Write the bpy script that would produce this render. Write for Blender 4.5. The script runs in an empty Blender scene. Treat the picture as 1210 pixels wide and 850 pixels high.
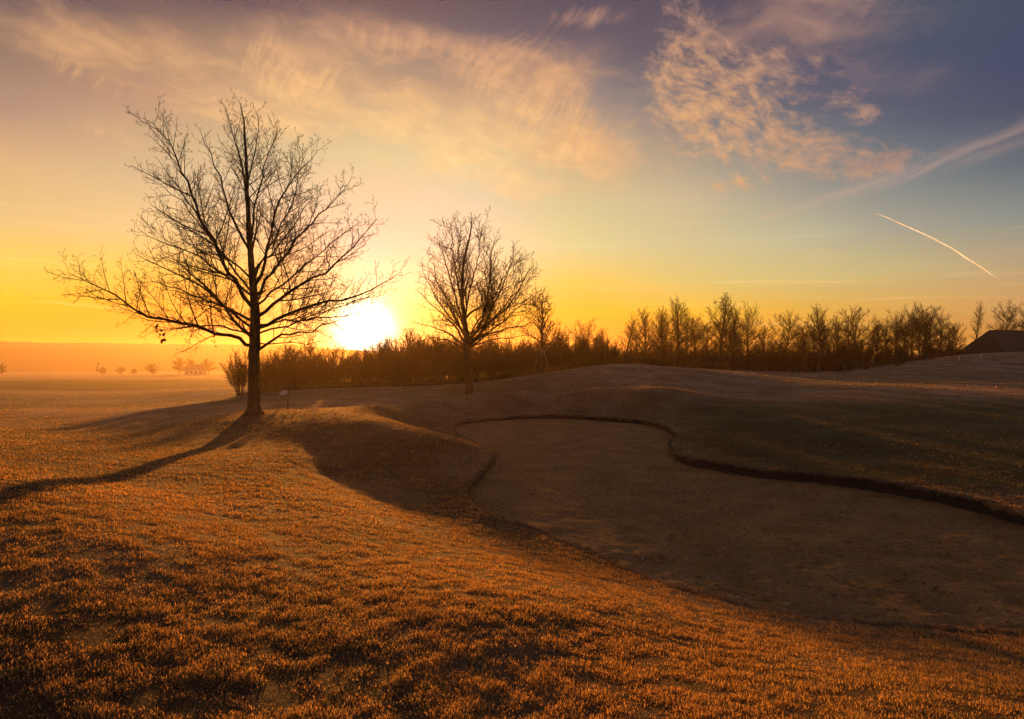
import bpy, bmesh, math, random, time, os
SKYCAL = False
import numpy as np
from mathutils import Vector, Matrix, noise as mn
from mathutils.geometry import delaunay_2d_cdt
T0 = time.time()
rs = np.random.RandomState(7)
scene = bpy.context.scene
COL = scene.collection
I3 = Matrix.Identity(3)
F = 800.0; VH = 432.0; UC = 605.0; EYE = 1.7

def W(u, v, y):
    """world point on the line of sight of photo pixel (u,v) at distance y"""
    return ((u-UC)/F*y, y, EYE-(v-VH)/F*y)

def lin(c):
    return tuple((x/255/12.92 if x/255 <= .04045 else ((x/255+.055)/1.055)**2.4) for x in c)

# ------------------------------------------------------------------ scene helpers
def tag(o, label=None, cat=None, group=None, kind=None):
    if label: o['label'] = label
    if cat: o['category'] = cat
    if group: o['group'] = group
    if kind: o['kind'] = kind
    return o

def empty(name, loc=(0,0,0), rz=0):
    o = bpy.data.objects.new(name, None); COL.objects.link(o)
    o.location = loc; o.rotation_euler = (0,0,rz); o.empty_display_size = .2
    return o

def mesh_np(name, V, Fc, mat=None, smooth=True, parent=None):
    """V (n,3) ; Fc list of arrays of equal-width faces"""
    me = bpy.data.meshes.new(name)
    V = np.asarray(V, dtype=np.float32)
    if isinstance(Fc, np.ndarray): Fc = [Fc]
    loops = np.concatenate([f.reshape(-1) for f in Fc]).astype(np.int32)
    tot = np.concatenate([np.full(len(f), f.shape[1], dtype=np.int32) for f in Fc])
    st = np.concatenate([[0], np.cumsum(tot)[:-1]]).astype(np.int32)
    me.vertices.add(len(V)); me.vertices.foreach_set('co', V.reshape(-1))
    me.loops.add(len(loops)); me.loops.foreach_set('vertex_index', loops)
    me.polygons.add(len(tot)); me.polygons.foreach_set('loop_start', st)
    me.polygons.foreach_set('use_smooth', np.full(len(tot), smooth))
    me.update(calc_edges=True)
    o = bpy.data.objects.new(name, me); COL.objects.link(o)
    if mat: me.materials.append(mat)
    if parent: o.parent = parent
    return o

def copy_tree(o, parent=None):
    c = o.copy(); COL.objects.link(c)
    if parent: c.parent = parent
    for ch in list(o.children):
        copy_tree(ch, c)
    return c

def boxes_mesh(name, boxes, mat, parent=None, bevel=0.0):
    bm = bmesh.new()
    for (c, s, rot) in boxes:
        r = bmesh.ops.create_cube(bm, size=1)
        M = Matrix.Translation(c) @ rot.to_4x4() @ Matrix.Diagonal((*s,1))
        bmesh.ops.transform(bm, matrix=M, verts=r['verts'])
    if bevel:
        bmesh.ops.bevel(bm, geom=bm.edges[:], offset=bevel, segments=2, affect='EDGES')
    me = bpy.data.meshes.new(name); bm.to_mesh(me); bm.free()
    o = bpy.data.objects.new(name, me); COL.objects.link(o)
    me.materials.append(mat)
    if parent: o.parent = parent
    return o

# ------------------------------------------------------------------ node helpers
class NT:
    def __init__(s, tree):
        s.t = tree; s.n = tree.nodes; s.l = tree.links
    def node(s, typ, **kw):
        nd = s.n.new(typ)
        for k, v in kw.items(): setattr(nd, k, v)
        return nd
    def put(s, sock, v):
        if isinstance(v, bpy.types.NodeSocket): s.l.new(v, sock)
        elif v is not None:
            if hasattr(sock.default_value, '__len__') and not hasattr(v, '__len__'): v = (v,)*len(sock.default_value)
            if hasattr(v, '__len__') and len(v) == 3 and len(sock.default_value) == 4: v = (*v, 1)
            sock.default_value = v
    def m(s, op, a, b=None, c=None, clamp=False):
        nd = s.node('ShaderNodeMath', operation=op, use_clamp=clamp)
        s.put(nd.inputs[0], a); s.put(nd.inputs[1], b); s.put(nd.inputs[2], c)
        return nd.outputs[0]
    def mix(s, f, a, b, blend='MIX'):
        nd = s.node('ShaderNodeMix', data_type='RGBA', blend_type=blend)
        s.put(nd.inputs[0], f); s.put(nd.inputs[6], a); s.put(nd.inputs[7], b)
        return nd.outputs[2]
    def ramp(s, f, stops, interp='LINEAR'):
        nd = s.node('ShaderNodeValToRGB'); cr = nd.color_ramp; cr.interpolation = interp
        while len(cr.elements) < len(stops): cr.elements.new(.5)
        for e, (p, c) in zip(cr.elements, stops):
            e.position = p; e.color = (*c, 1) if len(c) == 3 else c
        s.put(nd.inputs[0], f); return nd.outputs[0]
    def sm(s, x, lo, hi, a=0., b=1.):
        nd = s.node('ShaderNodeMapRange', interpolation_type='SMOOTHSTEP')
        for i, v in enumerate((x, lo, hi, a, b)): s.put(nd.inputs[i], v)
        return nd.outputs[0]
    def noise(s, vec, scale, detail=4, rough=.55, dist=0., out=0):
        nd = s.node('ShaderNodeTexNoise')
        s.put(nd.inputs['Vector'], vec); s.put(nd.inputs['Scale'], scale)
        nd.inputs['Detail'].default_value = detail; nd.inputs['Roughness'].default_value = rough
        s.put(nd.inputs['Distortion'], dist)
        return nd.outputs[out]
    def xyz(s, x, y, z=0.):
        nd = s.node('ShaderNodeCombineXYZ')
        for i, v in enumerate((x, y, z)): s.put(nd.inputs[i], v)
        return nd.outputs[0]
    def sep(s, v):
        nd = s.node('ShaderNodeSeparateXYZ'); s.put(nd.inputs[0], v); return nd.outputs
    def bump(s, h, strength=.5, dist=.02, normal=None):
        nd = s.node('ShaderNodeBump'); s.put(nd.inputs['Height'], h)
        nd.inputs['Strength'].default_value = strength; nd.inputs['Distance'].default_value = dist
        if normal is not None: s.put(nd.inputs['Normal'], normal)
        return nd.outputs[0]

def new_mat(name):
    m = bpy.data.materials.new(name); m.use_nodes = True
    m.node_tree.nodes.clear()
    N = NT(m.node_tree); out = N.node('ShaderNodeOutputMaterial')
    return m, N, out

def pbr(name, build):
    m, N, out = new_mat(name)
    p = N.node('ShaderNodeBsdfPrincipled'); N.l.new(p.outputs[0], out.inputs[0])
    build(N, p); return m

# ------------------------------------------------------------------ materials
def _bark(c1, c2):
    def b(N, p):
        tc = N.node('ShaderNodeTexCoord').outputs['Object']
        x, y, z = N.sep(tc)
        v = N.xyz(x, y, N.m('MULTIPLY', z, .22))
        n = N.noise(v, 26, 5, .65)
        c = N.mix(N.sm(n, .35, .65), c1, c2)
        N.put(p.inputs['Base Color'], c); p.inputs['Roughness'].default_value = .92
        p.inputs['Specular IOR Level'].default_value = .15
        N.put(p.inputs['Normal'], N.bump(n, .9, .03))
    return b
M_BARK = pbr('bark', _bark((.02,.013,.008), (.065,.045,.03)))
M_TWIG = pbr('twig_bark', _bark((.022,.013,.008), (.055,.033,.02)))
M_SHRUB = pbr('shrub_bark', _bark((.03,.013,.007), (.085,.036,.018)))

def _leaf(N, p):
    n = N.noise(N.node('ShaderNodeTexCoord').outputs['Object'], 3.0, 2)
    N.put(p.inputs['Base Color'], N.mix(n, (.10,.035,.015), (.04,.018,.01)))
    p.inputs['Roughness'].default_value = .8
M_LEAF = pbr('dead_leaf', _leaf)

def blades_mat():
    m, N, out = new_mat('grass_blades')
    at = N.node('ShaderNodeAttribute', attribute_name='tint').outputs['Color']
    d = N.node('ShaderNodeBsdfDiffuse'); t = N.node('ShaderNodeBsdfTranslucent')
    N.put(d.inputs[0], at)
    N.put(t.inputs[0], N.mix(.15, at, (.60,.30,.07), 'MIX'))
    g = N.node('ShaderNodeBsdfGlossy'); g.inputs['Roughness'].default_value = .45; N.put(g.inputs[0], (.8,.8,.8))
    mx = N.node('ShaderNodeMixShader'); mx.inputs[0].default_value = .55
    N.l.new(d.outputs[0], mx.inputs[1]); N.l.new(t.outputs[0], mx.inputs[2])
    mx2 = N.node('ShaderNodeMixShader'); mx2.inputs[0].default_value = .035
    N.l.new(mx.outputs[0], mx2.inputs[1]); N.l.new(g.outputs[0], mx2.inputs[2])
    N.l.new(mx2.outputs[0], out.inputs[0]); return m
M_BLADE = blades_mat()

def _ground(N, p):
    pos = N.node('ShaderNodeNewGeometry').outputs['Position']
    x, y, z = N.sep(pos)
    zone = N.sep(N.node('ShaderNodeAttribute', attribute_name='zone').outputs['Color'])
    green, frost, field = zone[0], zone[1], zone[2]
    # turf tufts stretched a little across the slope
    vv = N.xyz(x, N.m('MULTIPLY', y, .6), z)
    n1 = N.noise(vv, 9., 8, .7)
    n2 = N.noise(pos, .45, 5, .6)
    n3 = N.noise(vv, 38., 4, .65)
    tan_ = N.mix(N.sm(n1, .3, .7), (.07,.04,.014), (.26,.155,.06))
    grn = N.mix(N.sm(n1, .3, .7), (.013,.030,.008), (.045,.092,.028))
    near = N.node('ShaderNodeAttribute', attribute_name='zone').outputs['Alpha']
    gmix = N.m('ADD', green, N.m('MULTIPLY', N.m('SUBTRACT', n2, .5), .8), clamp=True)
    c = N.mix(gmix, tan_, grn)
    fr = N.m('MULTIPLY', frost, N.sm(N.m('ADD', N.m('MULTIPLY', n3, .5), N.m('MULTIPLY', n2, .5)), .40, .62), clamp=True)
    c = N.mix(fr, c, (.46,.36,.25))
    c = N.mix(N.m('MULTIPLY', near, N.sm(n2, .62, .42, .35, .78)), c, N.mix(n1, (.018,.010,.005), (.085,.05,.02)))
    # ploughed / sown strip far off
    fn = N.noise(N.xyz(N.m('MULTIPLY', x, .02), N.m('MULTIPLY', y, .12), 0.), 1.5, 4, .6)
    fc = N.mix(N.sm(fn, .35, .65), (.045,.034,.013), (.075,.06,.022))
    c = N.mix(field, c, fc)
    N.put(p.inputs['Base Color'], c)
    p.inputs['Roughness'].default_value = .95; p.inputs['Specular IOR Level'].default_value = .1
    h = N.m('ADD', N.m('MULTIPLY', n1, .7), N.m('MULTIPLY', n3, .3))
    h2 = N.noise(N.xyz(x, N.m('MULTIPLY', y, .5), z), 1.6, 6, .65)
    b1 = N.bump(h2, .8, .25)
    N.put(p.inputs['Normal'], N.bump(h, 1., .10, b1))
M_GROUND = pbr('turf', _ground)

def _sand(N, p):
    pos = N.node('ShaderNodeNewGeometry').outputs['Position']
    x, y, z = N.sep(pos)
    n1 = N.noise(pos, 1.2, 5, .6)
    v = N.xyz(x, N.m('MULTIPLY', y, 1.5), z)
    n2 = N.noise(v, 9, 6, .7, .4)
    n3 = N.noise(pos, 90, 3, .6)
    c = N.mix(N.sm(n1, .3, .7), (.31,.195,.068), (.50,.32,.115))
    c = N.mix(N.sm(n2, .55, .75, 0., .45), c, (.34,.25,.17))
    c = N.mix(N.sm(n2, .42, .28, 0., .5), c, (.12,.072,.042))
    n4 = N.noise(v, 24, 4, .75)
    c = N.mix(N.sm(n4, .42, .66, 0., .55), c, (.19,.115,.05))
    n5 = N.noise(N.xyz(N.m('MULTIPLY', x, .7), y, 4.), 13, 3, .6)
    c = N.mix(N.sm(n5, .58, .66, 0., .8), c, (.10,.06,.025))  # dark flecks: shade of small pits painted into the sand colour
    c = N.mix(N.sm(n5, .39, .32, 0., .8), c, (.62,.44,.22))
    c = N.mix(N.sm(n3, .62, .75, 0., .7), c, (.50,.36,.20))
    c = N.mix(N.sm(n3, .36, .26, 0., .6), c, (.10,.06,.03))
    N.put(p.inputs['Base Color'], c)
    p.inputs['Roughness'].default_value = .95; p.inputs['Specular IOR Level'].default_value = .12
    wv = N.node('ShaderNodeTexWave', wave_type='BANDS', bands_direction='DIAGONAL')
    N.put(wv.inputs['Vector'], N.xyz(x, N.m('MULTIPLY', y, .35), 0.)); wv.inputs['Scale'].default_value = 5.5; wv.inputs['Distortion'].default_value = 7.; wv.inputs['Detail'].default_value = 3.; wv.inputs['Detail Scale'].default_value = .6
    rk = N.m('MULTIPLY', wv.outputs['Fac'], N.sm(N.noise(pos, .8, 3), .45, .6))
    b1 = N.bump(n2, 1., .16); b2 = N.bump(rk, .7, .035, b1)
    N.put(p.inputs['Normal'], N.bump(n3, .7, .02, b2))
M_SAND = pbr('bunker_sand', _sand)

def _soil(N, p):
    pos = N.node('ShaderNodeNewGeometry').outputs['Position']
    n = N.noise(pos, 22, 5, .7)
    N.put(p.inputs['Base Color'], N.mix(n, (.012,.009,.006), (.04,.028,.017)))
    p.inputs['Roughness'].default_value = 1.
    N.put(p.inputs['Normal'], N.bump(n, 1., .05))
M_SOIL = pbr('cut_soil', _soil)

def _hill(N, p):
    pos = N.node('ShaderNodeNewGeometry').outputs['Position']
    n = N.noise(pos, .05, 5, .6)
    N.put(p.inputs['Base Color'], N.mix(n, (.025,.022,.014), (.06,.045,.025)))
    p.inputs['Roughness'].default_value = 1.
M_HILL = pbr('wooded_hill', _hill)

def flat(name, c, rough=.7, sc=12., c2=None):
    def b(N, p):
        n = N.noise(N.node('ShaderNodeTexCoord').outputs['Object'], sc, 5, .6)
        c_2 = c2 or tuple(k*.65 for k in c)
        N.put(p.inputs['Base Color'], N.mix(N.sm(n, .3, .7), c, c_2))
        p.inputs['Roughness'].default_value = rough
        N.put(p.inputs['Normal'], N.bump(n, .3, .01))
    return pbr(name, b)
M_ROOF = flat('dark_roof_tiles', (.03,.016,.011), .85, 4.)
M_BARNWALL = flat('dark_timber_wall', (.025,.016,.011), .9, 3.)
M_RENDER = flat('pale_wall_render', (.55,.50,.44), .8, 1.)
M_FARROOF = flat('far_roof', (.20,.10,.07), .8, 1.)
M_WOOD = flat('weathered_stake_wood', (.16,.11,.07), .85, 20.)
M_WHITE = flat('frosted_white_paint', (.74,.70,.66), .6, 30., (.55,.5,.46))
M_GLASS = flat('dark_window', (.02,.02,.025), .2, 2.)
M_LITTER = flat('dry_litter', (.42,.29,.17), .8, 1.7, (.05,.025,.012))
M_STRAP = flat('rubber_tie', (.02,.02,.02), .6, 2.)

# ------------------------------------------------------------------ bunker outline (sand edge) and terrain
def sand_z(x, y):
    return -1.05+.018*np.minimum(y, 34)
def sand_pt(u, v, lip=0.):
    k = (v-VH)/F
    y = (2.75-lip)/(k+.018)
    return ((u-UC)/F*y, y)
far_edge = [(537,512),(545,503),(580,498),(640,495),(700,497),(750,501),(780,507),(796,519),(791,533),(800,545),(830,554),
            (880,563),(940,569),(1000,576),(1050,584),(1100,593),(1150,605),(1210,622)]
near_edge = [(1210,745),(1100,742),(1000,735),(900,721),(800,694),(700,656),(625,624),(575,607),(553,594),(556,580),(570,565),(583,549),(584,540),(572,530),(553,521)]
ol = []; lips = []
for i, (u, v) in enumerate(far_edge):
    ol.append(sand_pt(u, v)); lips.append(.06 if i == 0 else (.16 if i > 2 else .11) + (.05 if i > 9 else 0))
for p, l in (((8.7,9.6),.2),((8.9,8.5),.15),((8.2,7.3),.10),((6.6,6.6),.06)):
    ol.append(p); lips.append(l)
for i, (u, v) in enumerate(near_edge):
    l = .05 if i < 7 else (.16 if i < 13 else .06)
    ol.append(sand_pt(u, v, l if i < 8 else 0)); lips.append(l)
ol = np.array(ol); lips = np.array(lips)
def catmull(P, n):
    P = np.asarray(P, float); m = len(P); out = []
    for i in range(m):
        p0, p1, p2, p3 = P[(i-1)%m], P[i], P[(i+1)%m], P[(i+2)%m]
        seg = np.linalg.norm(p2[:2]-p1[:2]); k = max(2, int(seg/n))
        for j in range(k):
            t = j/k
            out.append(.5*((2*p1)+(-p0+p2)*t+(2*p0-5*p1+4*p2-p3)*t*t+(-p0+3*p1-3*p2+p3)*t**3))
    return np.array(out)
OL = catmull(np.column_stack([ol, lips]), .07)
wob = np.array([mn.noise(Vector((x*1.3, y*1.3, 3)))*.06 + mn.noise(Vector((x*6, y*6, 7)))*.03 for x, y, _ in OL])
tg = np.roll(OL[:, :2], -1, 0)-np.roll(OL[:, :2], 1, 0); tg /= np.linalg.norm(tg, axis=1)[:, None]
NOR = np.column_stack([-tg[:, 1], tg[:, 0]])          # left normal
area = .5*np.sum(OL[:, 0]*np.roll(OL[:, 1], -1)-np.roll(OL[:, 0], -1)*OL[:, 1])
if area > 0: NOR = -NOR                                # outward
OL[:, :2] += NOR*wob[:, None]
OL[:, 2] *= np.array([1+.22*mn.noise(Vector((x*.9, y*.9, 11)))+.16*mn.noise(Vector((x*4, y*4, 13))) for x, y, _ in OL])
OLz_s = sand_z(OL[:, 0], OL[:, 1])

def inside(P):
    x, y = P[:, 0], P[:, 1]; res = np.zeros(len(P), bool)
    X, Y = OL[:, 0], OL[:, 1]; X2, Y2 = np.roll(X, -1), np.roll(Y, -1)
    for i in range(len(X)):
        c = ((Y[i] > y) != (Y2[i] > y))
        if not c.any(): continue
        xi = (X2[i]-X[i])*(y-Y[i])/(Y2[i]-Y[i]+1e-12)+X[i]
        res ^= c & (x < xi)
    return res
def near_ol(P, chunk=4000):
    d = np.full(len(P), 1e9); idx = np.zeros(len(P), int)
    box = (P[:, 0] > -6) & (P[:, 0] < 13) & (P[:, 1] > 3) & (P[:, 1] < 33)
    ids = np.where(box)[0]
    for s in range(0, len(ids), chunk):
        q = ids[s:s+chunk]
        D = ((P[q, None, :2]-OL[None, :, :2])**2).sum(2)
        j = D.argmin(1); d[q] = np.sqrt(D[np.arange(len(q)), j]); idx[q] = j
    return d, idx

ctl_px = [(0,850,3.0),(200,850,3.1),(400,850,3.2),(605,850,3.3),(900,850,3.3),(1210,850,3.4),
 (0,720,3.95),(0,650,5.0),(0,600,6.2),(100,640,5.3),(200,700,4.7),(300,700,4.9),(150,600,7.0),(0,560,7.8),(605,720,4.8),(720,760,4.5),(900,780,4.6),(1210,800,4.6),(605,670,7.0),(760,720,5.7),
 (400,620,7.8),(400,590,10),(400,560,13.5),(300,620,7.5),(300,560,11.5),(300,525,16.5),(300,505,19.5),(300,490,22),
 (500,650,7.2),(500,610,10.3),(500,595,11.6),(450,575,12.5),(500,560,14.0),(500,530,16.2),(545,545,15.9),(550,560,14.8),
 (500,512,17.5),(540,524,17),(568,536,16.95),(540,519,20.5),(450,497,19),(400,487,21),(350,490,21.5),(400,530,16),(450,530,15.7),(350,530,15.5),(350,545,13.6),
 (450,478,25),(500,472,29),(560,466,31),(620,463,31.5),(700,461,31),(760,466,29.5),(800,473,28.5),(850,482,27),(900,487,26),
 (480,497,24),(510,503,24.3),(450,487,23.3),(640,480,29.5),(560,484,29),(720,482,29),(780,491,27.5),
 (850,520,19.5),(850,500,23),(1000,540,17),(1000,510,21),(1000,480,27),(1000,460,37),(1210,590,12.2),(1210,540,16.5),(1210,500,22),
 (1210,480,28),(1210,455,42),(1100,448,60),(1000,441,80),(900,440,80),(900,455,45),(850,465,38),(1210,434,75),(1210,418,85),(1130,424,82),
 (1060,433,85),(1000,437,95),(740,431,50),(690,436,50),(800,436,52),(850,440,56),(640,443,55),(600,449,57),(740,445,42),(820,450,42),
 (650,455,42),(740,459,35),(560,460,40),(480,465,40),(480,457,60),(560,452,65),(640,441,70),
 (400,470,38),(400,458,58),(300,478,33),(300,466,52),(264,470,50),(340,484,27),
 (200,490,28),(200,505,21.5),(150,530,14.5),(150,570,9.5),(0,530,11.5),(0,510,17),(0,495,27),(0,485,40),
 (40,483,37),(130,481,45),(200,475,50),(220,464,62),(150,471,60),(220,461,90),(0,470,65),(0,460,110),(250,458,110),(0,450,230),(250,449,230),(400,448,250),
 (80,483,40),(100,510,21)]
C = [W(*p) for p in ctl_px]
C += [(0,0,0),(-8,0,.1),(8,0,-.1),(0,-10,.1),(-20,-10,0),(20,-10,0),(0,-60,0),(-60,-20,-.5),(60,-20,0),(-9,7,.5),(-16,6,.1),(-24,8,-.4),(16,6,-.3),(14,12,-.55),(22,20,-.3),
      (40,35,0),(70,60,1.2),(-30,25,-.6),(-60,40,-1.2),(-60,100,-2.2),(0,110,-.5),(30,120,.9),(60,125,1.2),(90,100,2.4),(30,160,-.5),(100,180,-1.5),
      (-400,300,-5),(0,400,-4.5),(400,300,-4),(0,900,-6),(-900,600,-6),(900,600,-6),(0,-600,0),(-900,-300,-2),(900,-300,-2),
      (-1.6,35.5,-.12),(1.5,35.5,.02),(3.5,35.5,.2),(-4.4,31.5,-.2),(-5.4,26.5,-.12),(-3.2,22,-.3),(-7,33,-.2)]
for i in range(0, len(OL), 12):
    C.append((OL[i, 0], OL[i, 1], OLz_s[i]+OL[i, 2]))
C = np.array(C)
# outline dominates: drop hand points too near an outline point that contradict it
def warp(x, y):
    r = np.hypot(x, y)+1e-9; k = np.log1p(r/9.)/r
    return np.column_stack([x*k, y*k])
def tps_fit(P, z, lam):
    n = len(P); D = np.linalg.norm(P[:, None]-P[None], axis=2)
    K = np.where(D > 0, D*D*np.log(D+1e-12), 0)
    A = np.zeros((n+3, n+3)); A[:n, :n] = K+lam*np.eye(n)
    A[:n, n] = 1; A[:n, n+1:] = P; A[n, :n] = 1; A[n+1:, :n] = P.T
    return np.linalg.solve(A, np.concatenate([z, np.zeros(3)]))
CP = warp(C[:, 0], C[:, 1]); CW = tps_fit(CP, C[:, 2], 2e-4)
def tps(x, y):
    out = np.empty(len(x))
    for s in range(0, len(x), 8000):
        P = warp(x[s:s+8000], y[s:s+8000])
        D2 = ((P[:, None]-CP[None])**2).sum(2)
        out[s:s+8000] = (.5*D2*np.log(D2+1e-12)) @ CW[:-3]+CW[-3]+P @ CW[-2:]
    return out

def vnoise(x, y, seed=0):
    """vectorised smooth value noise in [-1,1]"""
    xi = np.floor(x).astype(np.int64); yi = np.floor(y).astype(np.int64); fx = x-xi; fy = y-yi
    fx = fx*fx*(3-2*fx); fy = fy*fy*(3-2*fy)
    def h(a, b):
        n = (a*374761393+b*668265263+seed*974634777) & 0xffffffff
        n = ((n ^ (n >> 13))*1274126177) & 0xffffffff
        return ((n ^ (n >> 16)) & 0xffff)/32767.5-1
    return (h(xi, yi)*(1-fx)+h(xi+1, yi)*fx)*(1-fy)+(h(xi, yi+1)*(1-fx)+h(xi+1, yi+1)*fx)*fy
def fbm(x, y, o=4, seed=0):
    s = 0; a = 1; t = 0
    for i in range(o):
        s = s+a*vnoise(x*2**i+17*i, y*2**i-9*i, seed+i); t += a; a *= .5
    return s/t

def grass_z(x, y, di=None):
    P = np.column_stack([x, y])
    z = tps(x, y)
    d, idx = di if di is not None else near_ol(P)
    sel = d < 3
    if sel.any():
        j = idx[sel]
        tz = OLT[j]
        corr = (OLz_s[j]+OL[j, 2])-tz
        z[sel] += corr*np.exp(-(d[sel]/.5)**2)
        # turf rolls over at the lip
        z[sel] += np.where(OL[j, 2] > .08, .035, .0)*np.exp(-((d[sel]-.12)/.12)**2)
    r = np.hypot(x, y)
    amp = np.clip(r/25., .35, 1.4)*.028
    z += amp*fbm(x*.9, y*.9, 4, 3)*np.clip(d/.6, 0, 1)
    z += .006*fbm(x*7, y*7, 2, 9)
    return z
OLT = tps(OL[:, 0], OL[:, 1])

def sand_surface(x, y, d):
    z = sand_z(x, y)
    z = z-.05*(1-np.exp(-d/.8))+.03*fbm(x*.7, y*.7, 3, 21)*np.clip(d/.4, 0, 1)
    z += .040*fbm(x*3.1, y*4.2, 5, 31)*np.clip(d/.25, .1, 1)
    # scattered footprints and rake scuffs
    c2 = vnoise(x*4.6+3, y*3.4, 91); z -= .035*np.clip((c2-.62)*4, 0, 1)*np.clip(d/.3, 0, 1)-.014*np.clip(1-abs(c2-.55)*7, 0, 1)
    z += .007*fbm(x*9, y*9, 3, 71)
    z += .006*np.sin((x*.55+y*.25+.35*fbm(x*.4, y*.4, 2, 12))*60)*np.clip(vnoise(x*.5, y*.5, 33)*2+.4, 0, 1)
    fx, fy = x*2.2, y*2.2
    c = vnoise(fx, fy, 44); z -= .03*np.clip((c-.5)*4, 0, 1)*np.clip(d/.3, 0, 1)
    return z

# points of the ground sheet
pts = []
rings = [0.6]
while rings[-1] < 1420: rings.append(rings[-1]*1.033)
for k, r in enumerate(rings):
    a = np.arange(-62, 62, .75)+(k % 2)*.37
    b = np.arange(63, 297, 5.)
    a = np.radians(np.concatenate([a, b]))
    pts.append(np.column_stack([np.sin(a)*r, np.cos(a)*r]))
P = np.concatenate(pts)
gx, gy = np.meshgrid(np.arange(-5.5, 12, .13), np.arange(4.5, 32, .13)); gx = gx+(np.arange(gx.shape[0])[:, None] % 2)*.065
G = np.column_stack([gx.ravel(), gy.ravel()])
gx2, gy2 = np.meshgrid(np.arange(-3, 9.5, .062), np.arange(6.2, 17, .062)); G2 = np.column_stack([gx2.ravel(), gy2.ravel()]); G2 = G2+rs.uniform(-.008, .008, G2.shape)
G2 = G2[inside(G2)]; G = G[~(inside(G) & (G[:, 1] < 17) & (G[:, 1] > 6.2))]; G = np.concatenate([G, G2])
P = P[~((P[:, 0] > -5.6) & (P[:, 0] < 12.1) & (P[:, 1] > 4.4) & (P[:, 1] < 32.1))]
P = np.concatenate([P, G])
dP, _ = near_ol(P); P = P[dP > .06]
# extra rows hugging the outline for a crisp lip
ring1 = OL[::2, :2]+NOR[::2]*.10; ring2 = OL[1::2, :2]-NOR[1::2]*.09
dd, _ = near_ol(ring1); ring1 = ring1[dd > .07]; dd, _ = near_ol(ring2); ring2 = ring2[dd > .06]
P = np.concatenate([P, ring1, ring2])
NO = len(OL)
allp = [Vector(p) for p in np.concatenate([OL[:, :2], P])]
res = delaunay_2d_cdt(allp, [(i, (i+1) % NO) for i in range(NO)], [], 0, 1e-5)
verts = np.array([(v[0], v[1]) for v in res[0]]); tris = np.array([f for f in res[2] if len(f) == 3])
print('cdt', len(verts), len(tris), round(time.time()-T0, 1))
cent = verts[tris].mean(1); ins = inside(cent)
di = near_ol(verts)
on = np.zeros(len(verts), bool); on[di[0] < 1e-3] = True
gz = grass_z(verts[:, 0], verts[:, 1], di)
gz[on] = (OLz_s+OL[:, 2])[di[1][on]]
sz = sand_surface(verts[:, 0], verts[:, 1], di[0])
def sub(tri, z):
    used = np.unique(tri); mp = -np.ones(len(verts), int); mp[used] = np.arange(len(used))
    return np.column_stack([verts[used], z[used]]), mp[tri], used
def orient(V, T):
    a, b, c = V[T[:, 0]], V[T[:, 1]], V[T[:, 2]]
    nz = (b[:, 0]-a[:, 0])*(c[:, 1]-a[:, 1])-(b[:, 1]-a[:, 1])*(c[:, 0]-a[:, 0])
    T = T.copy(); f = nz < 0; T[f] = T[f][:, ::-1]; return T
V, T, used = sub(tris[~ins], gz)
ground = mesh_np('ground', V, orient(V, T), M_GROUND)
tag(ground, kind='structure')
x, y = V[:, 0], V[:, 1]; r = np.hypot(x, y)
def sstep(a, lo, hi): t = np.clip((a-lo)/(hi-lo), 0, 1); return t*t*(3-2*t)
dgr = near_ol(V)[0]
def zones(x, y, d):
    n = fbm(x*.12, y*.12, 3, 77)
    side = x-(2.5+.15*(y-16))
    green = sstep(side, 0, 4)*sstep(y, 11, 14)*(1-sstep(y, 26, 33))*.98
    green = np.maximum(green, .32*sstep(-x, 4, 9)*(1-sstep(y, 16, 24)))
    green = np.maximum(green, .30*sstep(y, 33, 40)*(1-sstep(y, 60, 75)))
    frost = .30+.25*n+.35*sstep(y, 26, 34)*(x > 6)+.35*((x < -4)*sstep(y, 22, 26))
    band = sstep(fbm(x*.012+3, y*.09, 3, 88), -.05, .35)*sstep(y, 30, 42)*(x < 2)
    frost = frost+.5*band-.25*sstep(y, 30, 42)*(x < 2)
    frost = frost*(1-.5*green)+.45*np.exp(-d/.35)
    field = sstep(y, 105, 112)*(1-sstep(y, 225, 235))*(x < 0)
    return green, np.clip(frost, 0, 1), field
g, fr, fd = zones(x, y, dgr)
ca = ground.data.color_attributes.new('zone', 'FLOAT_COLOR', 'POINT')
ca.data.foreach_set('color', np.column_stack([g, fr, fd, 1-sstep(r, 14, 40)]).astype(np.float32).ravel())

V, T, used = sub(tris[ins], sz)
sand = mesh_np('sand_bunker', V, orient(V, T), M_SAND); tag(sand, kind='structure')
# cut edge of the turf: undercut soil wall
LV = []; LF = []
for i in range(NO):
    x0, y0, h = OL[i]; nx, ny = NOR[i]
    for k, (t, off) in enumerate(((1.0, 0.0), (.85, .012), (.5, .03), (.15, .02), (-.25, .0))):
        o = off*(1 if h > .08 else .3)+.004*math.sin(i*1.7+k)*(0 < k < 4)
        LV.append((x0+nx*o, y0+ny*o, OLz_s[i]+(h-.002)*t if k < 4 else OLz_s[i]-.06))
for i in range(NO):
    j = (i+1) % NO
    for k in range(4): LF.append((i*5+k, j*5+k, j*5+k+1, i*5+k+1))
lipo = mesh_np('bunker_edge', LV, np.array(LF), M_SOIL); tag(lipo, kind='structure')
print('terrain', round(time.time()-T0, 1))

def gz1(x, y):
    return float(grass_z(np.array([float(x)]), np.array([float(y)]))[0])

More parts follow.
